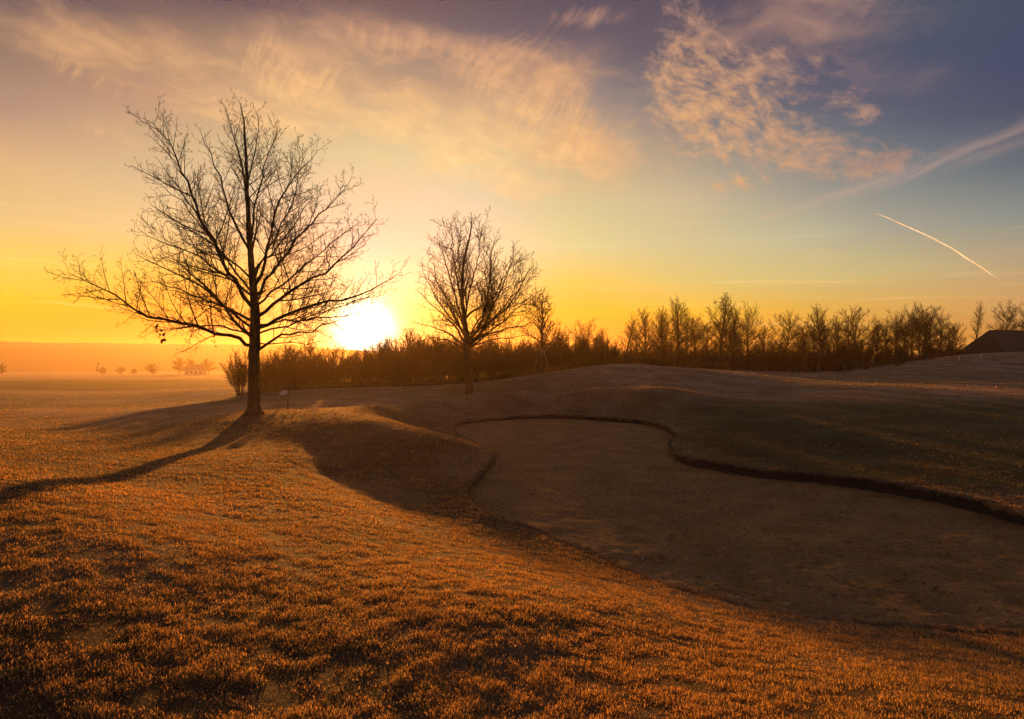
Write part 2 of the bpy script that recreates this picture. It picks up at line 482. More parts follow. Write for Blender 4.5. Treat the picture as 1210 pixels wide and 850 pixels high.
# ------------------------------------------------------------------ turf blades: one mass of grass
def scatter(n, rmin, rmax, amax=44, amin=-44, power=1.0):
    a = np.radians(rs.uniform(amin, amax, n)); u = rs.rand(n)
    r = (rmin**(2-power)+u*(rmax**(2-power)-rmin**(2-power)))**(1/(2-power))
    return np.sin(a)*r, np.cos(a)*r
def blades(n, rmin, rmax, hgt, wid, power, nb=1, lift=0.):
    x, y = scatter(n, rmin, rmax, power=power)
    clump = np.clip(fbm(x*4.2, y*4.2, 4, 5)*.8+fbm(x*10., y*10., 2, 6)*.7, -1, 1); keep = rs.rand(n) < np.clip(.58+.95*clump, .10, 1)
    x, y, clump = x[keep], y[keep], clump[keep]
    P = np.column_stack([x, y]); k = ~inside(P); x, y, clump = x[k], y[k], clump[k]
    di = near_ol(np.column_stack([x, y]))
    k = (di[0] > .01); x, y, clump = x[k], y[k], clump[k]; di = (di[0][k], di[1][k])
    z = grass_z(x, y, di)-.004
    n = len(x)
    g, fr, fd = zones(x, y, di[0])
    r = np.hypot(x, y); sc = 1+r*0.0
    hh = hgt*rs.uniform(.4, 1.25, n)*(1+.85*clump)*(1-.35*g*0)
    ww = wid*rs.uniform(.7, 1.3, n)
    ph = rs.uniform(0, 2*np.pi, n); lean = rs.uniform(.15, 1.25, n)
    tt = rs.uniform(0, 2*np.pi, n)
    dx, dy = np.cos(ph), np.sin(ph); wx, wy = np.cos(tt)*ww/2, np.sin(tt)*ww/2
    base = np.column_stack([x, y, z])
    mid = base+np.column_stack([dx*hh*lean*.28, dy*hh*lean*.28, hh*.55])
    tip = base+np.column_stack([dx*hh*lean*.9, dy*hh*lean*.9, hh*(1-.5*lean)])
    wv = np.column_stack([wx, wy, 0*wx])
    V = np.stack([base-wv, base+wv, mid+wv*.75, mid-wv*.75, tip], 1).reshape(-1, 3)
    o = np.arange(n)[:, None]*5
    Q = o+np.array([[0, 1, 2, 3]]); Tt = o+np.array([[3, 2, 4]])
    # tints: dry straw, dull green, frost rime at the tips
    pick = rs.rand(n); patch = fbm(x*.5, y*.5, 3, 15)
    straw = np.array([.64,.37,.095]); dark = np.array([.13,.07,.03]); grn = np.array([.034,.078,.022]); rime = np.array([.56,.42,.27])
    gsel = (pick < np.clip(.14+.28*patch+.85*g, 0, .97))[:, None]
    dsel = (rs.rand(n) < .22)[:, None]
    c = np.where(dsel, dark, straw)*rs.uniform(.5, 1.35, n)[:, None]
    c = np.where(gsel, grn*rs.uniform(.6, 1.4, n)[:, None], c)
    fsel = np.clip(fr*1.0*rs.uniform(0, 1.2, n), 0, .8)[:, None]*(rs.rand(n) < .40)[:, None]
    ct = c*(1-fsel)+rime*fsel
    cm = c*(1-fsel*.5)+rime*fsel*.5
    cb = c
    cols = np.stack([cb, cb, cm, cm, ct], 1).reshape(-1, 3)
    return V, Q, Tt, cols
parts = [blades(640000, 2.6, 8.5, .030, .0040, 1.35), blades(460000, 8.5, 20, .030, .008, 1.3), blades(300000, 20, 46, .028, .016, 1.2),
         blades(60000, 46, 130, .045, .055, 1.1)]
def rank(n, u0, u1, y0, y1, hgt, wid):
    u = rs.uniform(u0, u1, n); f = rs.rand(n); y = np.interp(u, [u0, u1], [y0, y1])+rs.uniform(-3, 6, n); x = (u-UC)/F*y
    z = grass_z(x, y)-.03; hh = hgt*rs.uniform(.3, 1.2, n)*(1+.6*fbm(x*.6, y*.6, 3, 8)); ph = rs.uniform(0, 6.28, n); ww = wid*rs.uniform(.6, 1.3, n)
    base = np.column_stack([x, y, z]); L_ = rs.uniform(.05, .5, n)
    mid = base+np.column_stack([np.cos(ph)*hh*L_*.4, np.sin(ph)*hh*L_*.4, hh*.6]); tip = base+np.column_stack([np.cos(ph)*hh*L_, np.sin(ph)*hh*L_, hh])
    tt = rs.uniform(-.6, .6, n); wv = np.column_stack([np.cos(tt)*ww/2, np.sin(tt)*ww/2, 0*ww])
    V = np.stack([base-wv, base+wv, mid+wv*.7, mid-wv*.7, tip], 1).reshape(-1, 3); o = np.arange(n)[:, None]*5
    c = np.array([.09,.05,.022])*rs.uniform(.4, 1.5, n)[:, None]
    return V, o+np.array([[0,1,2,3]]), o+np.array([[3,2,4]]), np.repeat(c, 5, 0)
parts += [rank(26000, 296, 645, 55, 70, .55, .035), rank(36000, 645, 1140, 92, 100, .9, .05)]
Vs = []; Qs = []; Ts = []; Cs = []; off = 0
for V, Q, Tt, c in parts:
    Vs.append(V); Qs.append(Q+off); Ts.append(Tt+off); Cs.append(c); off += len(V)
# turf fringe hanging over the bunker edge
m = 48000
j = rs.randint(0, NO, m); h = OL[j, 2]; s = rs.uniform(-.03, .05, m)
bx = OL[j, 0]+NOR[j, 0]*s+tg[j, 0]*rs.uniform(-.04, .04, m); by = OL[j, 1]+NOR[j, 1]*s+tg[j, 1]*rs.uniform(-.04, .04, m)
bz = OLz_s[j]+h+rs.uniform(-.02, .015, m)
L = rs.uniform(.025, .10, m)*np.clip(1+.9*fbm(bx*5, by*5, 2, 61), .3, 1.8)*np.where(h > .08, 1.1, .8); out = rs.uniform(.1, 1., m)
base = np.column_stack([bx, by, bz]); nn = -NOR[j]
mid = base+np.column_stack([nn[:, 0]*L*.35*out, nn[:, 1]*L*.35*out, L*rs.uniform(.0, .45, m)])
tip = base+np.column_stack([nn[:, 0]*L*.8*out, nn[:, 1]*L*.8*out, L*rs.uniform(-.7, .6, m)])
w = (.004+.0006*np.hypot(bx, by))*rs.uniform(.6, 1.2, m); wv = np.column_stack([tg[j]*w[:, None]/2, np.zeros(m)])
V = np.stack([base-wv, base+wv, mid+wv*.8, mid-wv*.8, tip], 1).reshape(-1, 3)
o = np.arange(m)[:, None]*5
c = np.array([.22,.16,.09])*rs.uniform(.4, 1.5, m)[:, None]; c = np.repeat(c, 5, 0)
Vs.append(V); Qs.append(o+off+np.array([[0,1,2,3]])); Ts.append(o+off+np.array([[3,2,4]])); Cs.append(c)
grass = mesh_np('grass', np.concatenate(Vs), [np.concatenate(Qs), np.concatenate(Ts)], M_BLADE, smooth=False)
ca = grass.data.color_attributes.new('tint', 'FLOAT_COLOR', 'POINT')
cc = np.concatenate(Cs); ca.data.foreach_set('color', np.column_stack([cc, np.ones(len(cc))]).astype(np.float32).ravel())
tag(grass, 'short frosty turf of straw and dull green blades covering the mounds', 'grass', kind='stuff')
print('grass', len(cc)//5, round(time.time()-T0, 1))

# dead leaves and crumbs lying in the sand
m = 1700
lx = rs.uniform(-3, 9, m*6); ly = 6.5+(rs.rand(m*6)**1.3)*22
Pq = np.column_stack([lx, ly]); dq = near_ol(Pq)[0]
k = inside(Pq) & (dq > .05) & (rs.rand(len(lx)) < np.clip(.25+.7*fbm(lx*.5, ly*.5, 2, 50)+.5*np.exp(-dq/.4), .03, 1))
lx, ly, dq = lx[k][:m], ly[k][:m], dq[k][:m]; m = len(lx)
lz = sand_surface(lx, ly, dq)+.008
sz_ = rs.uniform(.007, .024, m); an = rs.uniform(0, 6.28, m)
ring = []
for q in range(6):
    a_ = an+q*np.pi/3; rr = sz_*(1 if q % 3 else 1.5)
    ring.append(np.column_stack([lx+np.cos(a_)*rr, ly+np.sin(a_)*rr, lz+rs.uniform(-.004, .02, m)]))
V = np.stack(ring, 1).reshape(-1, 3); o = np.arange(m)[:, None]*6
litter = mesh_np('leaf_litter', V, [o+np.array([[0,1,2,3]]), o+np.array([[0,3,4,5]])], M_LITTER)
tag(litter, 'scattered dry brown leaves lying on the bunker sand', 'leaves', kind='stuff')

# ------------------------------------------------------------------ trees
class Tubes:
    def __init__(s): s.V = []; s.Q = []; s.n = 0
    def add(s, pts, rad, k):
        pts = np.asarray(pts, float); n = len(pts)
        t = np.gradient(pts, axis=0); t /= (np.linalg.norm(t, axis=1)[:, None]+1e-9)
        ref = np.array([0, 0, 1.]) if abs(t[0, 2]) < .8 else np.array([1., 0, 0])
        a = np.cross(t, ref); a /= (np.linalg.norm(a, axis=1)[:, None]+1e-9); b = np.cross(t, a)
        an = np.arange(k)*2*np.pi/k
        R = pts[:, None]+np.asarray(rad)[:, None, None]*(np.cos(an)[None, :, None]*a[:, None]+np.sin(an)[None, :, None]*b[:, None])
        i = np.arange(n-1)[:, None]*k; j = np.arange(k)[None]; j2 = (j+1) % k
        q = np.stack([i+j, i+j2, i+k+j2, i+k+j], 2).reshape(-1, 4)+s.n
        s.V.append(R.reshape(-1, 3)); s.Q.append(q); s.n += n*k
    def build(s, name, mat, parent=None):
        return mesh_np(name, np.concatenate(s.V), np.concatenate(s.Q), mat, True, parent)

def wander(rng, p, d, L, n, wob, up, grav=0.):
    pts = [np.array(p, float)]; d = np.array(d, float); d /= np.linalg.norm(d)
    for i in range(n):
        d = d+rng.normal(0, wob, 3)+np.array([0, 0, up*(i+1)/n]); d /= np.linalg.norm(d)
        pts.append(pts[-1]+d*L/n)
    return np.array(pts)

def ramify(tb, rng, pts, r0, r1, level, prm):
    """add a limb and its side branches"""
    seg = np.linalg.norm(np.diff(pts, axis=0), axis=1); cum = np.concatenate([[0], np.cumsum(seg)]); L = cum[-1]
    rad = r1+(r0-r1)*(1-cum/L)**.85
    tb.add(pts, rad, 6 if level == 0 else (4 if level == 1 else 3))
    if level >= prm['levels']: return
    sp = prm['space'][level]; n = max(1, int(L/sp))
    az0 = rng.uniform(0, 6.28)
    t0 = prm['start'][level]
    for i in range(n):
        t = t0+(1-t0)*(i+rng.uniform(.1, .9))/n
        s = t*L; q = min(np.searchsorted(cum, s)-1, len(pts)-2); q = max(q, 0)
        f = (s-cum[q])/max(seg[q], 1e-6); p = pts[q]*(1-f)+pts[q+1]*f
        d = pts[q+1]-pts[q]; d = d/(np.linalg.norm(d)+1e-9)
        az0 += 2.4+rng.normal(0, .5)
        ref = np.array([0, 0, 1.]) if abs(d[2]) < .9 else np.array([1., 0, 0])
        a = np.cross(d, ref); a /= np.linalg.norm(a); b = np.cross(d, a)
        side = np.cos(az0)*a+np.sin(az0)*b
        ang = math.radians(rng.uniform(*prm['angle'][level]))
        cd = d*math.cos(ang)+side*math.sin(ang); cd[2] += prm['lift'][level]
        cl = prm['len'][level]*L*(1-prm['fall']*t)*rng.uniform(.55, 1.2)
        cl = min(max(cl, prm['minlen'][level]), prm['maxlen'][level])
        rr = r1+(r0-r1)*(1-t)**.85
        cr = max(min(rr*.62, cl*prm['thick']), prm['rmin'])
        cp = wander(rng, p, cd, cl, 4 if level < 2 else (3 if level < 3 else 2), prm['wob'][level], prm['up'][level])
        ramify(tb, rng, cp, cr, max(prm['rmin']*.7, cr*.25), level+1, prm)

def smooth_pl(P, step):
    P = np.array(P, float); out = []
    ext = np.vstack([2*P[0]-P[1], P, 2*P[-1]-P[-2]])
    for i in range(1, len(ext)-2):
        p0, p1, p2, p3 = ext[i-1:i+3]; k = max(2, int(np.linalg.norm(p2-p1)/step))
        for j in range(k):
            t = j/k; out.append(.5*((2*p1)+(-p0+p2)*t+(2*p0-5*p1+4*p2-p3)*t*t+(-p0+3*p1-3*p2+p3)*t**3))
    out.append(P[-1]); return np.array(out)

# --- the large oak-like tree: limbs follow its own habit, spread in depth as well
def photo_tree(name, base, dist, trunk, limbs, prm, extra, seed, rtrunk):
    rng = np.random.RandomState(seed); s = dist/F
    root = empty(name, W(base[0], base[1], dist)); gap = root.location.z-gz1(root.location.x, dist)
    print('tree base gap', round(gap, 2))
    def loc(u, v, dy=0.): return np.array([(u-base[0])*s, dy, (base[1]-v)*s])
    tk = Tubes()
    tp = smooth_pl([loc(u, v) for u, v, w in trunk], .25)
    tp[1:-1, :2] += rng.normal(0, .012, (len(tp)-2, 2))
    hz = tp[:, 2]; hw = np.interp(hz, [(base[1]-v)*s for u, v, w in trunk], [w*s/2 for u, v, w in trunk])
    tk.add(np.vstack([tp[0]-[0, 0, .35+max(gap, 0)], tp]), np.concatenate([[hw[0]*1.1], hw]), 14)
    tko = tk.build('trunk', M_BARK, root)
    cr = Tubes()
    i0 = np.searchsorted(hz, hz[-1]*.62)                    # upper trunk carries side branches itself
    ramify(cr, rng, tp[i0:], hw[i0]*.9, .006, 0, prm)
    for k, (pl, w) in enumerate(limbs):
        dep = rng.choice([-1, 1])*rng.uniform(.08, .38)
        u0 = pl[0][0]
        P3 = []
        acc = 0
        for q, (u, v) in enumerate(pl):
            if q: acc += math.hypot(u-pl[q-1][0], v-pl[q-1][1])*s
            k_ = 1+dep*acc/dist                           # keep each limb's spread whatever its depth
            q0 = loc(u, v, 0.); P3.append(np.array([(root.location.x+q0[0])*k_-root.location.x, dep*acc, (root.location.z+q0[2]-EYE)*k_+EYE-root.location.z]))
        pp = smooth_pl(P3, .35); pp[1:] += rng.normal(0, .035, (len(pp)-1, 3))
        ramify(cr, rng, pp, w*s/2, prm['rmin'], 0, prm)
    for (zf, L, el, w) in extra:                            # limbs towards and away from the viewer
        for sg in (-1, 1):
            p = np.array([np.interp(zf, [0, 1], [0, 0]), 0, 0.]); zz = zf*hz[-1]
            p = np.array([np.interp(zz, hz, tp[:, 0]), np.interp(zz, hz, tp[:, 1]), zz])
            az = sg*math.pi/2+rng.uniform(-.75, .75)
            d = np.array([math.cos(az)*math.cos(el), math.sin(az)*math.cos(el), math.sin(el)])
            pp = wander(rng, p, d, L*rng.uniform(.8, 1.1), 9, .12, prm['up0'])
            ramify(cr, rng, pp, w*s/2, prm['rmin'], 0, prm)
    co = cr.build('crown', M_TWIG, root)
    return root, tko, co

prm_big = dict(levels=4, space=[.20,.14,.12,.10], start=[.16,.15,.2,.2], angle=[(32,62),(30,65),(30,70),(30,70)], lift=[.18,.10,.12,.1],
               len=[.42,.55,.55,.5], fall=.74, minlen=[.34,.2,.11,.07], maxlen=[2.1,.85,.42,.22], thick=.012, rmin=.0050, wob=[.09,.11,.14,.15], up=[.11,.10,.10,.1], up0=.05)
trunkA = [(300,490,17.5),(300,484,14.5),(300,460,13.5),(300.5,420,13),(301,395,12.5),(301,370,11),(299,335,8.5),(296,300,6.8),(293,250,5.2),(291,200,3.8),(289,155,2.4),(284,122,1.0)]
limbsA = [([(301,409),(283,400),(255,392),(215,380),(175,373),(138,352),(105,334),(77,324)],5.2),
 ([(299,398),(275,388),(243,385),(208,388),(178,392)],2.6),
 ([(299,388),(270,366),(237,352),(200,340),(168,333)],3.4),
 ([(299,380),(264,360),(226,333),(184,313),(158,299)],3.8),
 ([(298,363),(277,332),(243,270),(216,203),(190,157),(170,139)],5.4),
 ([(297,330),(268,305),(240,280),(205,258),(178,243)],2.8),
 ([(295,296),(273,250),(254,197),(236,156)],3.4),
 ([(295,240),(283,188),(272,145),(263,124)],2.4),
 ([(293,215),(300,180),(306,150),(303,128)],1.8),
 ([(297,285),(303,236),(316,188),(330,150)],2.8),
 ([(301,338),(316,294),(331,236),(357,198),(376,178)],4.0),
 ([(301,352),(322,318),(359,274),(393,237),(414,212)],4.2),
 ([(303,375),(331,351),(370,330),(408,302),(445,260)],4.4),
 ([(304,388),(341,372),(388,357),(437,344),(474,322)],4.8),
 ([(303,384),(335,378),(375,376),(420,372),(455,366)],2.6),
 ([(305,414),(334,399),(368,390),(409,376)],3.6),
 ([(304,405),(330,404),(362,408),(392,402)],2.0),
 ([(300,320),(330,290),(352,258),(372,232)],2.4),
 ([(298,350),(262,322),(225,300),(190,285),(163,268)],3.0),
 ([(297,345),(262,300),(235,262),(205,228),(180,212)],2.6),
 ([(302,362),(335,335),(372,305),(400,280),(425,262)],3.0),
 ([(303,395),(340,385),(380,368),(420,355),(452,342)],2.6),
 ([(301,330),(325,280),(345,240),(352,205),(350,170)],2.6)]
extraA = [(.25,4.0,.12,4.0),(.36,3.6,.45,3.4),(.50,2.6,.75,2.6)]
big, bt, bc = photo_tree('bare_tree', (300,490), 22.0, trunkA, limbsA, prm_big, extraA, 11, .2)
tag(big, 'large bare spreading tree with thick dark trunk standing alone at left on the mound', 'tree')
# root flare
fl = Tubes(); rg = np.random.RandomState(3)
for q in range(7):
    a = q*.9+rg.uniform(-.2, .2)
    fl.add([(math.cos(a)*.10, math.sin(a)*.10, .34), (math.cos(a)*.19, math.sin(a)*.19, .12), (math.cos(a)*.34, math.sin(a)*.34, -.03), (math.cos(a)*.46, math.sin(a)*.46, -.12)], [.07, .075, .05, .02], 7)
fo = fl.build('root_flare', M_BARK, big)
# dry leaves left hanging at the low left branch
def dead_leaf(parent, o, size, rg):
    bm = bmesh.new(); R = Matrix.Rotation(rg.uniform(0, 6.28), 3, 'Z') @ Matrix.Rotation(rg.uniform(.4, 2.6), 3, 'X')
    prof = [(0,-.5,0),(.28,-.25,.06),(.2,0,.02),(.36,.15,.07),(.12,.35,.03),(0,.55,0),(-.14,.33,.03),(-.34,.12,.07),(-.2,-.02,.02),(-.27,-.28,.06)]
    bm.faces.new([bm.verts.new(Vector(o)+R @ (Vector(p)*size)) for p in prof])
    me = bpy.data.meshes.new('dead_leaf'); bm.to_mesh(me); bm.free()
    ob = bpy.data.objects.new('dead_leaf', me); COL.objects.link(ob); me.materials.append(M_LEAF); ob.parent = parent
s = 22/F; rgl = np.random.RandomState(30)
for i, (u, v, n, sz2) in enumerate(((179,388,4,.13),(182,394,4,.12),(188,398,7,.16),(221,396,2,.10),(247,404,3,.11),(247,396,2,.08))):
    for q in range(n):
        dead_leaf(big, Vector(((u-300)*s, .4, (490-v)*s))+Vector(rgl.normal(0, sz2*.5, 3)), sz2, rgl)
for (a, b_) in (((176,372),(180,388)),((184,374),(188,397)),((240,386),(247,403)),((216,384),(221,395))):
    tb = Tubes()
    p0 = np.array([(a[0]-300)*s, .3, (490-a[1])*s]); p1 = np.array([(b_[0]-300)*s, .45, (490-b_[1])*s])
    tb.add([p0, (p0+p1)/2+[.03, 0, .02], p1], [.009, .007, .006], 4)
    tb.build('hanging_twig', M_TWIG, big)

# --- second tree behind the bunker ridge
prm2 = dict(levels=3, space=[.26,.17,.14], start=[.12,.15,.2], angle=[(30,58),(30,60),(30,62)], lift=[.10,.10,.1],
            len=[.42,.5,.5], fall=.55, minlen=[.5,.25,.14], maxlen=[2.0,.8,.4], thick=.013, rmin=.0085, wob=[.12,.15,.16], up=[.16,.14,.12], up0=.1)
trunkB = [(555,470,10.5),(555,464,9.4),(553,440,8.6),(551,420,8.6),(552,405,7.5),(549,380,5.5),(546,345,4.4),(548,310,3.2),(555,280,2.0),(558,257,1.0)]
limbsB = [([(552,412),(565,400),(590,390),(618,386),(632,381)],3.2),
 ([(552,415),(535,404),(512,400),(495,404)],2.4),
 ([(551,410),(532,396),(510,385),(492,381)],2.6),
 ([(551,405),(530,378),(508,358),(497,346)],2.8),
 ([(551,400),(530,360),(515,330),(503,312)],3.0),
 ([(550,390),(536,345),(525,305),(520,285)],3.2),
 ([(549,370),(540,325),(533,285),(532,262)],2.8),
 ([(552,405),(566,385),(576,350),(580,310),(584,283)],4.0),
 ([(553,408),(572,388),(584,360),(600,325),(608,303)],3.4),
 ([(553,408),(580,380),(603,355),(625,322)],3.0),
 ([(554,410),(585,388),(610,366),(634,345)],2.6),
 ([(550,380),(556,340),(566,300),(570,268)],2.6),
 ([(549,350),(542,310),(545,280),(545,262)],2.0),
 ([(551,395),(526,368),(508,338),(500,322)],2.4),
 ([(553,400),(590,372),(612,344),(626,318)],2.6),
 ([(552,398),(575,365),(595,330),(612,305)],2.4),
 ([(553,412),(582,402),(608,398),(628,396)],2.2)]
extraB = [(.28,3.8,.3,3),(.34,3.8,.55,3),(.42,3.6,.8,3),(.52,3.0,1.0,2.6)]
t2, _, _ = photo_tree('bare_tree', (555,466), 35.0, trunkB, limbsB, prm2, extraB, 23, .2)
tag(t2, 'medium bare tree with round upswept crown and single dark trunk behind the bunker ridge', 'tree')

# --- generic bare trees and shrubs of the background
def generic_tree(seed, H, kind, rmin=.015):
    rng = np.random.RandomState(seed); root = empty('bare_tree')
    tr = .018*H+.03
    prm = dict(levels=3, space=[.27,.20,.20], start=[.08,.1,.15], angle=[(26,52),(28,56),(28,58)], lift=[.10,.08,.08],
               len=[.42,.5,.5], fall=.5, minlen=[.7,.4,.25], maxlen=[2.4,1.1,.6], thick=.012, rmin=rmin, wob=[.09,.12,.14], up=[.10,.10,.08])
    wide = dict(round=.52, tall=.34, column=.34, thin=.2, spread=.6)[kind]
    fork = dict(round=.22, tall=.30, column=.12, thin=.3, spread=.16)[kind]
    nl = dict(round=18, tall=20, column=20, thin=11, spread=17)[kind]
    tp = wander(rng, (0, 0, -.3), (rng.normal(0, .03), rng.normal(0, .03), 1), H*(.97 if kind in ('tall', 'thin', 'column') else .88), 12, .04, .04)
    rad = np.linspace(tr, .02, len(tp)); hz = tp[:, 2]
    cut = max(3, int(len(tp)*(fork+.12)))
    tk = Tubes(); tk.add(tp[:cut+1], rad[:cut+1], 8); tk.build('trunk', M_BARK, root)
    cr = Tubes(); ramify(cr, rng, tp[cut:], rad[cut], .012, 0, prm)
    for i in range(nl):
        f = fork+(.86-fork)*(i/nl)**1.15; zz = f*H*.95
        zz = min(zz, hz[-2])
        p = np.array([np.interp(zz, hz, tp[:, q]) for q in range(2)]+[zz])
        g_ = (f-fork)/(.86-fork); az = i*2.4+rng.uniform(-.4, .4)
        e0_, e1_ = {'round': (20, 66), 'spread': (14, 60), 'tall': (34, 72), 'column': (44, 74), 'thin': (35, 68)}[kind]
        el = math.radians(e0_+(e1_-e0_)*g_+rng.uniform(-8, 8))
        L = H*wide*(.62+.38*math.sin(math.pi*min(1, g_*.9+.15)))*rng.uniform(.75, 1.15)*.80
        d = (math.cos(az)*math.cos(el), math.sin(az)*math.cos(el), math.sin(el))
        pp = wander(rng, p, d, L, 8, .08, .035)
        ramify(cr, rng, pp, max(.02, np.interp(zz, hz, rad)*.6), .012, 0, prm)
    cr.build('crown', M_TWIG, root)
    return root
def generic_shrub(seed, H, leafy=0.):
    rng = np.random.RandomState(seed); root = empty('bare_shrub')
    prm = dict(levels=2, space=[.13,.12], start=[.05,.1], angle=[(18,50),(22,60)], lift=[.12,.08], len=[.45,.5], fall=.45,
               minlen=[.4,.18], maxlen=[1.3,.5], thick=.010, rmin=.011, wob=[.13,.16], up=[.14,.1])
    st = Tubes(); tw = Tubes()
    for i in range(30):
        az = rng.uniform(0, 6.28); el = math.radians(rng.uniform(46, 88)); L = H*(.5+.62*rng.rand()**1.3)
        d = (math.cos(az)*math.cos(el), math.sin(az)*math.cos(el), math.sin(el))
        r = rng.uniform(0, .35)*H*.3
        pp = wander(rng, (math.cos(az)*r, math.sin(az)*r, -.12), d, L, 7, .10, .03)
        st.add(pp[:4], np.linspace(.028, .02, 4), 5)
        ramify(tw, rng, pp[2:], .02, .008, 0, prm)
    st.build('stem', M_SHRUB, root); tw.build('twigs', M_SHRUB, root)
    return root
def place(proto, first, u, y, s, rz, label, cat, group, sx=1., z=None, name=None, sz_=1.):
    o = proto if first else copy_tree(proto)
    x = (u-UC)/F*y
    o.location = (x, y, (gz1(x, y) if z is None else z)-.05); o.rotation_euler = (0, 0, rz); o.scale = (s*sx, s*sx, s*sz_)
    tag(o, label, cat, group)
    return o
P_T = {k: [generic_tree(sd, 10, kk), False] for k, sd, kk in (('round',51,'round'),('tall',52,'tall'),('column',53,'column'),('thin',54,'thin'),('spread',55,'spread'),('round2',57,'round'))}
P_T['misty'] = [generic_tree(63, 10, 'round', .055), False]; P_T['misty_wide'] = [generic_tree(64, 10, 'spread', .06), False]
def tr(kind, u, y, top, rz, label, grp, sx=1.):
    pr = P_T[kind]; x = (u-UC)/F*y; zb = gz1(x, y); ztop = EYE-(top-VH)/F*y
    s = (ztop-zb)/10.0
    o = place(pr[0], not pr[1], u, y, s, rz, label, 'tree', grp, sx); pr[1] = True
    return o
GR = 'bare trees in the row along the far edge'
row = [('round',663,95,386,.3,'small bare tree low behind the green mound, next right of the staked young tree',1.),
 ('spread',697,92,379,1.2,'low wide rounded bare tree standing apart behind the mound, left of the thin upright one',.95),
 ('thin',737,90,369,2.1,'thin upright bare tree between the wide rounded tree and the dense thicket',1.1),
 ('column',764,92,366,.2,'dense narrow bare tree forming the left edge of the tall thicket',1.15),
 ('tall',783,94,363,4.1,'bare tree in the thicket, between its left edge and its tallest stems',1.1),
 ('column',800,91,355,1.4,'tallest bare tree of the dense left thicket, with many upright stems',1.25),
 ('tall',823,96,373,2.4,'slighter bare tree in the gap left of the tallest tree in the row',1.),
 ('tall',850,88,347,0.,'tallest bare tree of the whole row, with a clear dark trunk',1.15),
 ('column',866,93,365,3.3,'narrow bare tree close against the right side of the tallest tree',1.),
 ('round',884,92,363,5.0,'full bare tree second to the right of the tallest tree',.85),
 ('round2',923,94,370,.9,'fan shaped bare tree standing clear with gaps of sky on both sides',.95),
 ('spread',950,99,386,2.,'low dark bare tree between the fan shaped tree and the pointed one',.7),
 ('tall',972,92,360,1.9,'pointed bare tree with one dark leader, right of the fan shaped tree',1.1),
 ('column',990,97,378,.5,'low narrow bare tree tucked beside the pointed tree',1.2),
 ('round2',1017,93,363,3.8,'broad bare tree with open branching, right of the pointed tree',.9),
 ('tall',1036,97,376,.7,'slim bare tree in the dip left of the widest crowns',1.),
 ('spread',1058,93,368,4.4,'wide crowned bare tree at the left of the joined domes',.75),
 ('round',1078,95,363,2.6,'bare tree with an open framework in the middle of the joined domes',.85),
 ('round2',1094,91,361,5.6,'highest bare tree of the joined domes left of the barn',.85),
 ('round',1112,96,370,1.1,'bare tree at the right shoulder of the joined domes',.85),
 ('round2',1131,98,381,3.,'low bushy bare tree right beside the barn gable',.8),
 ('thin',1150,112,356,.4,'very thin pale bare tree sticking up behind the barn roof',.8),
 ('round',1190,112,360,2.9,'rounded bare tree showing above the barn roof at the right edge',1.1),
 ('spread',1216,114,366,1.5,'bare tree cut by the right edge of the photo behind the barn',1.)]
for k, u, y, top, rz, lab, sx in row: tr(k, u, y, top, rz, lab, GR, sx)
GR2 = 'bare trees of the rear rank'
for q, (kk, u, top) in enumerate((('round',752,385),('round2',776,378),('round',812,372),('round2',837,379),('round',858,382),('round2',874,380),('round',903,384),('round2',938,388),('round',962,383),('round2',984,380),('round',1003,384),('round2',1028,384),('round',1047,381),('round2',1068,376),('round',1086,372),('round2',1104,375),('round',1122,384))):
    tr(kk, u, 104+(q % 3)*2, top, q*1.9, 'fainter rear rank bare tree '+('in the dense left thicket','in the thicket, left of its tallest stems','between the thicket and the slighter tree','left of the tallest tree','close behind the tallest tree','behind the tree right of the tallest one','left of the fan shaped tree','right of the fan shaped tree','left of the pointed tree','just right of the pointed tree','left of the broad open tree','right of the broad open tree','at the left shoulder of the joined domes','behind the left joined dome','behind the middle joined dome','behind the highest joined dome','at the right shoulder of the joined domes')[q], GR2, 1.15)
# young staked tree
P_y = generic_tree(61, 7.6, 'tall'); xy_ = (640-UC)/F*62
P_y.location = (xy_, 62, gz1(xy_, 62)-.05); zt = EYE-(343-VH)/F*62; sc_ = (zt-P_y.location.z)/7.6; P_y.scale = (sc_*1.05, sc_*1.05, sc_)
tag(P_y, 'slender young bare tree with pointed crown held by a wooden tripod', 'tree')
stk = empty('tree_stakes', P_y.location)
for q in range(3):
    a = q*2.094+.45
    t_ = Tubes(); t_.add([(math.cos(a)*1.0, math.sin(a)*1.0, -.25), (math.cos(a)*.15, math.sin(a)*.15, 2.3)], [.05, .045], 8)
    t_.build('stake', M_WOOD, stk)
t_ = Tubes(); ring = [(math.cos(a)*.17, math.sin(a)*.17, 2.1) for a in np.linspace(0, 6.28, 13)]; t_.add(ring, [.025]*13, 5); t_.build('strap', M_STRAP, stk)
tag(stk, 'tripod of three leaning wooden stakes around the slender young tree', 'tree stakes')

